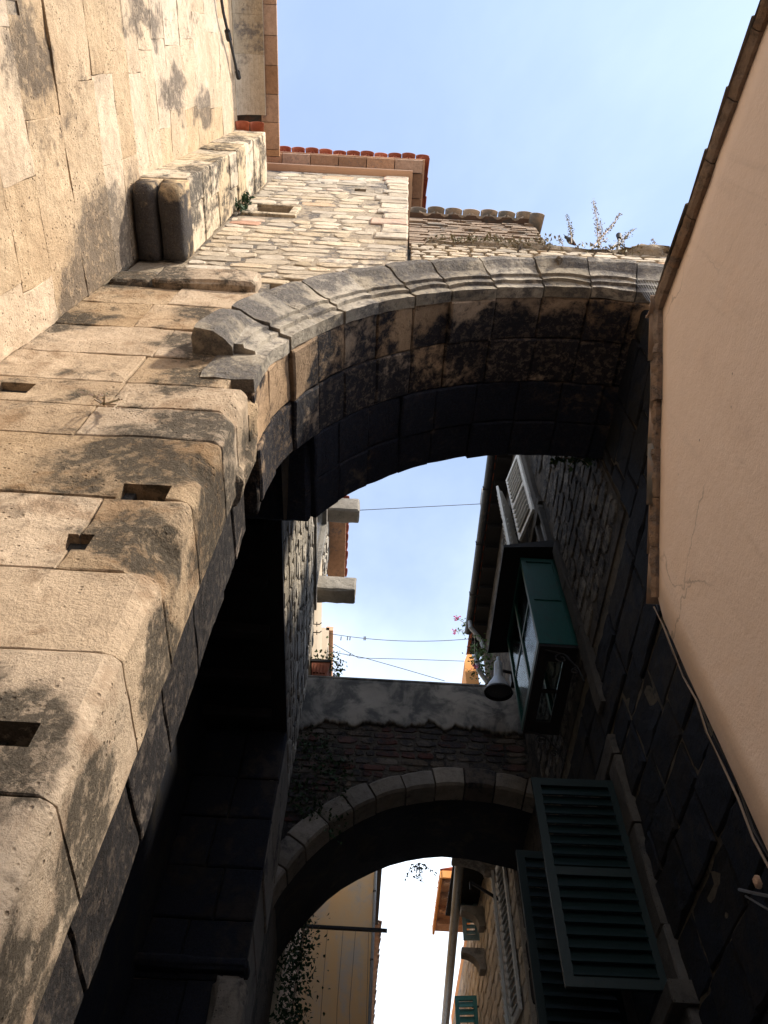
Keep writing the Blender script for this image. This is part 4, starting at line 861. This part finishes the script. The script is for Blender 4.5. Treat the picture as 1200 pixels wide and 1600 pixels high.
# ================================================================== old house on the left of the alley, jettied over the passage
JX = -1.2
jet = thing('jettied_house', 'grey rubble house jettied over a black passage left of the alley', 'house', (-2.6, 7.0, 0))
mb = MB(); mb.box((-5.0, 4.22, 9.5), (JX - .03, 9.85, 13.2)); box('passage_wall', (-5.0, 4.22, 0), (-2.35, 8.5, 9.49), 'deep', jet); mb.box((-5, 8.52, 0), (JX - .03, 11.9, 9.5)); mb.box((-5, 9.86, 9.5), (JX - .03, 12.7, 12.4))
mb.build('wall', 'alley_mortar', jet)
rubble('rubble_stone', F_east(JX - .03), 4.25, 9.85, 9.52, 13.15, 'alley_rubble', jet, (0.22, 0.30), (0.22, 0.62), None, h=.022, gap=.012, limit=299)
z = 3.4
for h in (.72, .6, .62, .68, .66, .64, .7, .62, .85):
    c = random.uniform(-1.95, -1.6)
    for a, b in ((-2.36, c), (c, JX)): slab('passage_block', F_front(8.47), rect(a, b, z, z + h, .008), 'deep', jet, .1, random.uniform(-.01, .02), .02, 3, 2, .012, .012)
    slab('quoin', F_east(JX - .03), rect(8.50, 9.84, z, z + h, .008), 'voussoir', jet, .1, random.uniform(.0, .03), .02, 3, 2, .012, .015)
    z += h
rough_block('string_course', (-2.4, 8.33, 6.08), (JX + .04, 8.6, 6.22), 'deep', jet, 8, .012, .04)
rough_block('rounded_block', (-1.5, 8.30, 5.4), (JX + .06, 8.75, 6.05), 'voussoir', jet, 7, .02, .10)
box('passage_ceiling', (-2.36, 4.3, 9.46), (JX - .01, 8.46, 9.515), 'blackwood', jet)
for y in (4.9, 5.7, 6.5, 7.3, 8.0): rough_block('ceiling_beam', (-2.36, y, 9.30), (JX - .2, y + .16, 9.47), 'blackwood', jet, 3, .01, .02)
# upper storey: smoother facade, window, moulding, brackets, eave
box('upper_wall', (-5.0, 6.0, 13.2), (JX - .06, 12.6, 15.3), 'cream', jet)
box('wall_top_moulding', (-1.6, 5.2, 13.2), (JX + .03, 9.2, 13.3), 'bracket', jet)
m = MB(); m.box((JX - .07, 7.15, 13.42), (JX - .052, 8.55, 15.2)); m.build('window_pane', 'lens', jet)
for (a, b, c, d) in ((6.98, 7.14, 13.35, 15.25), (8.56, 8.72, 13.35, 15.25), (6.98, 8.72, 15.255, 15.42)): box('window_frame', (JX - .06, a, c), (JX + .03, b, d), 'bracket', jet)
rough_block('stone_bracket', (-1.5, 8.40, 15.62), (-.52, 8.75, 16.12), 'bracket', jet, 10, .022, .035)
rough_block('stone_bracket', (-1.5, 9.0, 13.62), (-.46, 9.36, 14.08), 'bracket', jet, 10, .022, .035)
rubble('rubble_stone', F_east(JX - .06), 6.1, 10.4, 15.3, 16.6, 'alley_rubble', jet, (0.25, 0.3), (0.25, 0.5), None, h=.04, limit=60)
box('attic_wall', (-5, 6.0, 15.3), (JX - .06, 10.5, 16.7), 'alley_mortar', jet)
o = extrude_y('eave_soffit', [(JX - .06, 16.70), (-.86, 16.78), (-.86, 16.86), (JX - .06, 16.86)], 8.9, 11.0, 'brick', jet)
eave_tiles(jet, (-.84, 8.95, 16.90), (-.84, 10.95, 16.90), (-1, 0, .3), .26, .125, 'tile')
m = MB(); m.add([(-.88, 8.9, 16.87), (-.88, 11.0, 16.87), (-5, 11, 18), (-5, 8.9, 18), (-5, 11, 16.8), (-5, 8.9, 16.8)], [(0, 1, 2, 3), (0, 5, 4, 1), (2, 4, 5, 3), (1, 4, 2), (0, 3, 5)]); m.build('roof', 'tile_dark', jet)
# next house along, seen over the parapet
nxt = thing('cream_house', 'cream plastered house above the parapet beyond the jettied house', 'house', (-2.5, 14.0, 0))
box('wall', (-5, 12.75, 0), (-1.22, 17.5, 17.0), 'cream', nxt); box('corner_trim', (-1.219, 17.2, 12.0), (-1.12, 17.5, 17.0), 'cornice', nxt)
rubble('rubble_stone', F_east(-1.22), 12.8, 15.0, 13.0, 16.4, 'alley_rubble', nxt, (0.3, 0.34), (0.3, 0.6), None, h=.03, limit=90)
box('cornice', (-1.3, 12.75, 16.9), (-1.12, 17.5, 17.05), 'cornice', nxt)

# ================================================================== houses far along the alley, through the second arch
yel = thing('ochre_house', 'ochre and grey peeling plaster house corner through the far arch', 'house', (-1.5, 17.5, 0))
box('wall', (-4.5, 16.0, 0), (0.22, 19.0, 13.2), 'yellow', yel)
for zz in (7.5, 9.0, 10.5, 12.0): box('corner_pipe_clip', (0.215, 15.96, zz), (0.28, 16.04, zz + .03), 'iron', yel)
m = MB(); m.tube([(0.255, 16.0, 0.2), (0.255, 16.0, 13.0)], .035, 8); m.build('corner_pipe', 'zinc', yel)
box('eave', (-4.5, 15.75, 13.2), (0.42, 19.2, 13.35), 'blackwood', yel)
eave_tiles(yel, (-1.6, 15.72, 13.40), (0.38, 15.72, 13.40), (0, 1, .3), .26, .10, 'tile_dark')
rofh = thing('far_tiled_house', 'dark tiled house roof edge beyond the ochre house', 'house', (-1.0, 24, 0))
box('wall', (-4, 20.5, 0), (0.30, 28, 13.9), 'yellow', rofh)
eave_tiles(rofh, (0.52, 20.5, 14.0), (0.52, 28, 14.0), (-1, 0, .3), .27, .12, 'tile_dark')
m = MB(); m.add([(0.5, 20.4, 13.97), (0.5, 28, 13.97), (-4, 28, 15.5), (-4, 20.4, 15.5), (-4, 28, 13.9), (-4, 20.4, 13.9)], [(0, 1, 2, 3), (0, 5, 4, 1), (2, 4, 5, 3), (1, 4, 2), (0, 3, 5)]); m.build('roof', 'tile_dark', rofh)
# right-hand far house
FX = 2.5
far = thing('corbelled_stone_house', 'pale rubble house with stone corbels and long gutter through the far arch', 'house', (4, 15, 0))
box('wall', (FX + .03, 11.95, 0), (6, 24, 12.3), 'mortar_warm', far)
rubble('rubble_stone', F_west(FX + .03), 11.98, 20.5, 6.4, 12.2, 'rubble', far, (0.27, 0.3), (0.3, 0.75), lambda u, v, a, b: (12.35 < u < 13.45 and 7.9 < v < 10.7), h=.02, gap=.012, limit=299)
def console(p, L, w, h):
    x, y, z = p; pr = [(x, z), (x - L, z)] + [(x - L + L * .75 * math.sin(math.pi / 2 * k / 6), z - h * .25 - h * .75 * (1 - math.cos(math.pi / 2 * k / 6))) for k in range(7)] + [(x, z - h)]
    n = len(pr); vs = [(a, y, b) for a, b in pr] + [(a, y + w, b) for a, b in pr]
    mesh('corbel', vs, [(k, (k + 1) % n, n + (k + 1) % n, n + k) for k in range(n)] + [tuple(range(n - 1, -1, -1)), tuple(range(n, 2 * n))], 'bracket', far)
console((FX, 13.3, 11.15), .82, .30, .28); console((FX, 15.2, 11.30), .46, .24, .42); console((FX, 15.5, 10.60), .46, .24, .42)
m = MB(); m.tube([(1.84, 12.0, 11.7), (1.98, 15, 11.7), (2.10, 18, 11.7), (2.3, 23, 11.7)], .10, 8); m.build('gutter', 'zinc', far, True)
m = MB(); m.box((1.84, 12.0, 11.80), (2.53, 16.4, 11.84)); m.build('gutter_board', 'blackwood', far)
shutter(far, (FX - .02, 12.4), (-.10, 1, 0), .52, 7.9, 10.6, 'white', 20, mid=False); shutter(far, (FX - .02, 13.42), (-.28, -1, 0), .46, 7.9, 10.6, 'white', 20, mid=False)
shutter(far, (FX - .02, 16.9), (-1, .15, 0), .46, 8.6, 10.4, 'teal', 12, mid=False)
shutter(far, (FX - .02, 15.9), (-1, .1, 0), .34, 11.0, 12.2, 'paleblue', 10, mid=False)
m = MB(); m.tube([(FX, 13.0, 10.0), (1.95, 13.1, 10.42)], .03, 6); m.tube([(1.95, 13.1, 10.42), (1.95, 13.1, 10.28)], .022, 6); m.build('iron_arm', 'iron', far)
org = thing('orange_eave_house', 'orange house with open timber eave at the alley end', 'house', (3.4, 20, 0))
box('wall', (2.62, 17.1, 0), (6, 23, 13.0), 'orange', org)
box('eave_board', (1.86, 16.9, 13.12), (6, 19.2, 13.17), 'brick', org); eave_tiles(org, (1.82, 16.95, 13.24), (1.82, 19.1, 13.24), (1, 0, .25), .27, .11, 'tile')
for y in (17.0, 17.55, 18.1, 18.65): box('rafter', (1.9, y, 12.98), (2.62, y + .1, 13.119), 'brick', org)
box('fascia', (1.80, 16.86, 13.02), (1.855, 19.2, 13.2), 'orange', org); box('fascia', (1.856, 16.84, 13.02), (2.62, 16.895, 13.2), 'orange', org)
chm = mesh('orange_gable', [(2.19, 13, 15.2), (2.5, 13, 15.2), (2.5, 13, 16.2), (2.33, 13, 16.75), (2.19, 13, 16.3), (2.19, 13.7, 15.2), (2.5, 13.7, 15.2), (2.5, 13.7, 16.2), (2.33, 13.7, 16.75), (2.19, 13.7, 16.3)], [(0, 1, 2, 3, 4), (9, 8, 7, 6, 5), (0, 5, 6, 1), (1, 6, 7, 2), (2, 7, 8, 3), (3, 8, 9, 4), (4, 9, 5, 0)], 'orange')
bkw = box('terrace_wall', (2.2, 12.75, 12.35), (4.5, 14.2, 15.2), 'cream')
tag(bkw, 'plain cream terrace wall behind the second archway beside the orange gable', 'wall'); tag(chm, 'small pointed orange gable end peeping over the parapet', 'gable')

# ================================================================== small things
def frame_of(axis):
    ax = Vector(axis).normalized(); a = ax.cross(Vector((0, 1, 0.2))).normalized(); return ax, a, ax.cross(a)
lamp = thing('flood_lamp', 'grey cone-shaped lamp on a wall bracket below the glazed bay', 'lamp', (2.2, 9.3, 11.7))
ax, a, b = frame_of((0.06, -0.22, 1)); o0 = Vector((2.10, 9.3, 11.38)); fr_ = (o0, ax, a, b)
m = MB(); m.lathe([(.215, 0), (.228, .03), (.215, .07), (.17, .16), (.105, .27), (.08, .33), (.07, .58), (.06, .63), (.03, .65), (.03, .73), (.0, .74)], 20, fr_); m.build('shade', 'enamel', lamp, True)
m = MB(); m.lathe([(.0, .02), (.2, .02), (.2, .012), (.0, .012)], 20, fr_); m.build('lens', 'lens', lamp)
m = MB(); m.lathe([(.235, -.02), (.248, .0), (.235, .035), (.212, .03), (.212, -.015), (.235, -.02)], 20, fr_); m.build('rim', 'iron', lamp)
m = MB(); m.tube([o0 + ax * .45 + Vector((.08, 0, 0)), o0 + ax * .45 + Vector((.3, .05, 0)), (HX - .0, 9.45, 11.85)], .03, 6); m.box((2.36, 9.33, 11.70), (2.46, 9.47, 11.92)); m.build('bracket', 'iron', lamp)

# wires across the sky
cable('sky_wire', [(-.52, 8.6, 15.95), (2.24, 9.0, 17.2)], .008, 'cable', 'single taut wire across the sky close under the big vault')
W = [at_y(515, 990, 12.8), at_y(735, 998, 12.8)]
cl = thing('clothesline', 'upper clothesline with pegs strung above the parapet', 'clothesline', W[0])
cable('line', W, .008, 'cable', None, sag=.18, parent=cl)
for px in (533, 543, 547, 569, 571):
    p = at_y(px, 996, 12.8); m = MB(); m.box((p.x - .012, p.y - .01, p.z - .10), (p.x + .012, p.y + .01, p.z + .03)); m.build('peg', 'cable', cl)
cable('clothesline', [at_y(515, 1003, 13.4), at_y(560, 1028, 13.4), at_y(600, 1029, 13.4), at_y(640, 1030, 13.4), at_y(725, 1033, 13.4)], .008, 'cable', 'slack middle clothesline without pegs above the parapet', 'clothesline')
cable('clothesline', [at_y(515, 1018, 13.0), at_y(570, 1028, 13.0), at_y(630, 1045, 13.0), at_y(695, 1064, 13.0)], .008, 'cable', 'lowest clothesline sloping down to the parapet', 'clothesline')
# iron bar with hanging lines in front of the ochre house
bar = thing('iron_line_bar', 'black iron bar with hanging lines in front of the ochre house', 'bar', (-.1, 14, 9.95))
box('bar', (-1.2, 13.97, 9.93), (.48, 14.03, 9.98), 'iron', bar)
for x in (-.62, -.33, -.10, .14, .46): m = MB(); m.tube([(x, 14, 9.93), (x + .03 * math.sin(x * 9), 14.02, 8.6), (x + .05, 14, 7.5), (x + .04 * math.cos(x * 7), 14, 5.0)], .0035, 4); m.build('hanging_line', 'cable', bar)
# iron hooks on the left rubble wall
for i, (py, zz) in enumerate(((975, 12.6), (988, 12.2))):
    p = at_x(489, py, JX + .02); m = MB(); m.tube([p, p + Vector((.12, 0, 0)), p + Vector((.15, 0, .05))], .010, 5); m.tube([p + Vector((.07, -.05, 0)), p + Vector((.07, .05, 0))], .008, 5)
    tag(m.build('wall_hook', 'iron'), ('upper' if i == 0 else 'lower') + ' iron line hook on the grey rubble wall', 'hook')
# flower pot on the parapet
p0 = Vector((-1.02, 10.05, 12.165))
pot = thing('flower_pot', 'square terracotta flower pot with trailing plant on the parapet', 'flower pot', p0)
m = MB(); m.add([p0 + Vector(v) for v in ((-.13, -.12, 0), (.13, -.12, 0), (.13, .12, 0), (-.13, .12, 0), (-.17, -.16, .40), (.17, -.16, .40), (.17, .16, .40), (-.17, .16, .40))], [(0, 3, 2, 1), (0, 1, 5, 4), (1, 2, 6, 5), (2, 3, 7, 6), (3, 0, 4, 7), (4, 5, 6, 7)])
for k in range(4): m.box((p0.x - .11 + k * .06, p0.y - .165, p0.z + .1), (p0.x - .08 + k * .06, p0.y - .13, p0.z + .34))
m.build('pot', 'pot', pot); box('rim', (p0.x - .19, p0.y - .18, p0.z + .38), (p0.x + .19, p0.y + .18, p0.z + .44), 'blackwood', pot)
m = MB(); leaves(m, p0 + Vector((.08, 0, .62)), 130, (.16, .1, .16), .045); leaves(m, p0 + Vector((.30, -.02, .25)), 130, (.09, .08, .2), .04); m.build('foliage', 'leaf', pot, recalc=False)['kind'] = 'stuff'
m = MB()
for k in range(6): m.tube([p0 + Vector((0, 0, .4)), p0 + Vector((.05 * k - .05, 0, .6)), p0 + Vector((.07 * k, -.03, .3 + .1 * (k % 3)))], .006, 4)
m.build('stem', 'dry', pot)
# bougainvillea over the gutter
bou = thing('bougainvillea', 'bougainvillea sprays with magenta flowers hanging past the gutter', 'plant', (2.3, 11.9, 15.6))
m = MB(); st = MB(); fl = []
for tip in (at_x(714, 966, 2.12), at_x(709, 987, 2.12), at_x(742, 1041, 2.2)):
    a = Vector((2.3, 11.9, 15.9)); mid = a.lerp(tip, .5) + Vector((0, 0, .15)); st.tube([a, mid, tip], .007, 4)
    for k in range(7): leaves(m, a.lerp(tip, .2 + .11 * k) + Vector((0, 0, .1)), 4, (.05, .05, .05), .045)
    fl.append(tip)
leaves(m, (2.34, 12.0, 15.3), 220, (.1, .25, .3), .05); leaves(m, (2.4, 11.3, 14.4), 120, (.1, .3, .25), .05); m.build('foliage', 'leaf', bou, recalc=False)['kind'] = 'stuff'; st.build('stem', 'dry', bou)
for tip in fl: m = MB(); leaves(m, tip, 22, (.035, .035, .035), .05, 0, 1.1); m.build('flower', 'flower', bou, recalc=False)
# weeds on top of the gate
def weed(p, tips, label, mat='dry', lm='dry', size=.028, dens=26, cat='weed', group=None, name='wall_weed'):
    p = Vector(p); t = thing(name, label, cat, p, group); st = MB(); lf = MB()
    for tp in tips:
        tp = Vector(tp); mid = p.lerp(tp, .5) + Vector((random.uniform(-.05, .05), 0, .04)); pts = [p, mid, tp]; st.tube(pts, .008, 4, .003)
        n = max(6, int(dens * (tp - p).length))
        for k in range(n):
            f = .22 + .78 * k / n; q = (p.lerp(mid, f * 2) if f < .5 else mid.lerp(tp, f * 2 - 1)); leaves(lf, q, 2, (.016, .016, .016), size, 0, 1.5)
    st.build('stem', mat, t); lo_ = lf.build('leaf_spray', lm, t, recalc=False); lo_['kind'] = 'stuff'
    return t
WY = 2.15
spr = [((935, 388), [(927, 312), (938, 345), (950, 372)], 'tallest upright pinkish weed on top of the gate arch'), ((925, 388), [(970, 333), (958, 352)], 'long leaning weed spray right of the tallest weed on the gate'),
       ((950, 392), [(992, 357), (985, 365), (975, 378)], 'spreading weed beside the small spotlight on the gate'), ((893, 380), [(884, 336), (889, 352)], 'short weed leaning left behind the pigeon'),
       ((878, 381), [(875, 369), (872, 374)], 'tiny pale weed left of the pigeon'), ((850, 380), [(839, 367), (846, 371), (856, 374)], 'low weed clump at the end of the brick wall'), ((1020, 391), [(1020, 372), (1024, 380)], 'thin dry stalk on the rounded mound by the pink house'), ((1000, 391), [(1006, 385), (1002, 384)], 'small leafy weed on the gate top between spotlight and mound')]
for b0, tips, lab in spr: weed(at_y(*b0, WY), [at_y(*q, WY) for q in tips], lab, lm='dry' if 'pink' in lab or 'dry' in lab or 'long' in lab else 'moss', size=.02 if len(tips) > 2 else .018, dens=20)
m = MB()
for k in range(420):
    x = random.uniform(.9, 3.2); leaves(m, (x, 2.05 + random.uniform(0, .35), 11.78 + random.uniform(-.05, .06)), 3, (.05, .04, .04), .03, -.3, 2.0)
for k in range(160): leaves(m, (random.uniform(.4, 1.9), 2.10, 11.80 + random.uniform(-.06, .1)), 3, (.05, .03, .05), .03, -.3, 2.0)
tag(m.build('weeds', 'moss', recalc=False), 'low dry weeds and moss along the top of the gate', 'weeds', kind='stuff')
# weed in the joint of the gate wall
p = at_y(162, 632, 2.07); weed(p, [at_y(124, 612, 1.98), at_y(163, 618, 1.95), at_y(186, 622, 1.97), at_y(150, 625, 1.96), at_y(175, 640, 1.97)], 'little dry weed rooted in a joint of the sunlit gate wall', size=.012, dens=14)
for i, (px, py) in enumerate(((385, 322), (372, 332))):
    q = at_y(px, py, 2.1); weed(q, [q + Vector((-.05, -.12, .12)), q + Vector((.06, -.12, .1)), q + Vector((0, -.14, -.03))], ('dark weed tuft on the tower beside the walled niche', 'dark weed tuft low in the corner of tower and pier')[i], lm='leaf_dark', size=.05, dens=60)
# weeds hanging under far arch, ivy at its left foot, fern at vault back, moss on spandrel
p = at_y(655, 1348, 11.9); weed(p, [p + Vector((-.25, 0, -.35)), p + Vector((.05, 0, -.42)), p + Vector((.3, 0, -.2)), p + Vector((-.05, 0, -.3))], 'feathery weed hanging from the crown of the far arch', lm='leaf_dark', size=.035, dens=30)
p = at_y(900, 715, 4.25); weed(p, [p + Vector((-.3, .05, -.05)), p + Vector((-.1, .05, -.15)), p + Vector((.15, .05, -.1)), p + Vector((.25, .05, .0))], 'green tuft growing at the back edge of the big vault', lm='leaf_dark', size=.05, dens=60)
iv = thing('ivy', 'dark ivy climbing the left foot of the far arch', 'ivy', (-1.0, 12.0, 5.0))
m = MB()
for k in range(230): zz = 5.2 + 4.0 * random.random(); leaves(m, (-.98 + .18 * nz(zz, 3, 1) + .05 * (8 - zz), 12.05 + random.uniform(-.15, .15), zz), 12, (.15, .10, .14), .042)
m.build('foliage', 'leaf_dark', iv, recalc=False)['kind'] = 'stuff'
m = MB(); m.tube([(-1.15, 12.0, 0.0), (-1.05, 12.0, 4), (-.95, 12.05, 7), (-.9, 12.05, 9)], .02, 5); m.build('stem', 'dry', iv)
m = MB()
for k in range(120): u = random.uniform(-1.2, -.3); leaves(m, (u, AY - .0, random.uniform(9.0, 10.7) - .5 * (u + .75)), 5, (.08, .02, .08), .04)
tag(m.build('spandrel_creeper', 'leaf_dark', recalc=False), 'dark creeper patch on the upper left of the second archway', 'creeper')
# pigeon and spotlight on the gate top
pb = at_y(894, 381, 2.2)
bird = thing('pigeon', 'dark grey pigeon perched among weeds on the gate top', 'pigeon', pb)
m = MB(); d = Vector((-.55, -.3, .75)).normalized(); a = d.cross(Vector((0, 1, 0))).normalized(); b = d.cross(a)
m.lathe([(.0, -.085), (.014, -.065), (.027, -.026), (.040, .013), (.042, .052), (.033, .085), (.021, .104), (.02, .117), (.023, .133), (.017, .153), (.0, .163)], 12, (pb + Vector((.02, 0, .10)), d, a, b)); bo = m.build('body', 'bird', bird, True)
m = MB(); m.tube([pb + Vector((.02, 0, .10)) + d * .135 + Vector((-.008, -.012, 0)), pb + Vector((.02, 0, .10)) + d * .135 + Vector((-.04, -.04, 0))], .008, 5, .002); m.build('beak', 'iron', bird)
for s in (-.025, .035): m = MB(); m.tube([pb + Vector((s, 0, -.02)), pb + Vector((s, 0, .09))], .005, 4); m.build('leg', 'pot', bird)
ps = at_y(966, 392, 2.15); sp = thing('spotlight', 'small dark spotlight on a short post on the gate top', 'spotlight', ps)
m = MB(); m.tube([ps, at_y(967, 372, 2.15)], .016, 6); m.tube([at_y(968, 380, 2.15), at_y(984, 392, 2.15)], .010, 5); m.build('post', 'cable', sp)
m = MB(); h0 = at_y(968, 374, 2.15); ax, a, b = frame_of((.1, -.25, 1)); m.lathe([(.0, 0), (.030, .015), (.034, .08), (.04, .13), (.0, .14)], 10, (h0, ax, a, b)); m.build('head', 'iron', sp)
m = MB(); m.tube([at_y(1045, 394, 2.3), at_y(1110, 398, 2.3)], .03, 6); tag(m.build('iron_pipe', 'iron'), 'short dark pipe between gate top and pink house', 'pipe')
# bird net between arch and pink house
net = thing('bird_net', 'fine bird net stretched beside the arch near the pink house', 'net', at_y(1015, 470, 2.0))
m = MB()
for k in range(14): m.tube([at_y(990 + k * 4.5, 436 + k * .6, 2.0), at_y(1012 + k * 5.5, 470 + k * 4, 2.05)], .0022, 4)
m.build('strand', 'zinc', net)
# cables bundled low on the right wall
cable('cable_bundle', [at_x(1230, 1420, 1.32), at_x(1200, 1400, 1.34), at_x(1175, 1395, 1.35), at_x(1155, 1390, 1.36)], .006, 'cable', 'loose black cable ends low beside the pink house corner')
cable('cable_bundle', [at_x(1230, 1440, 1.32), at_x(1195, 1418, 1.34), at_x(1165, 1400, 1.36)], .004, 'cable', 'second dark cable looping low beside the pink house corner')
o = rough_block('broken_stone', at_x(1180, 1375, 1.36) - Vector((.01, .025, .03)), at_x(1180, 1375, 1.36) + Vector((.03, .025, .03)), 'rubble', None, 4, .015, .03); tag(o, 'pale chip of stone stuck to the dark wall near the cables', 'stone')
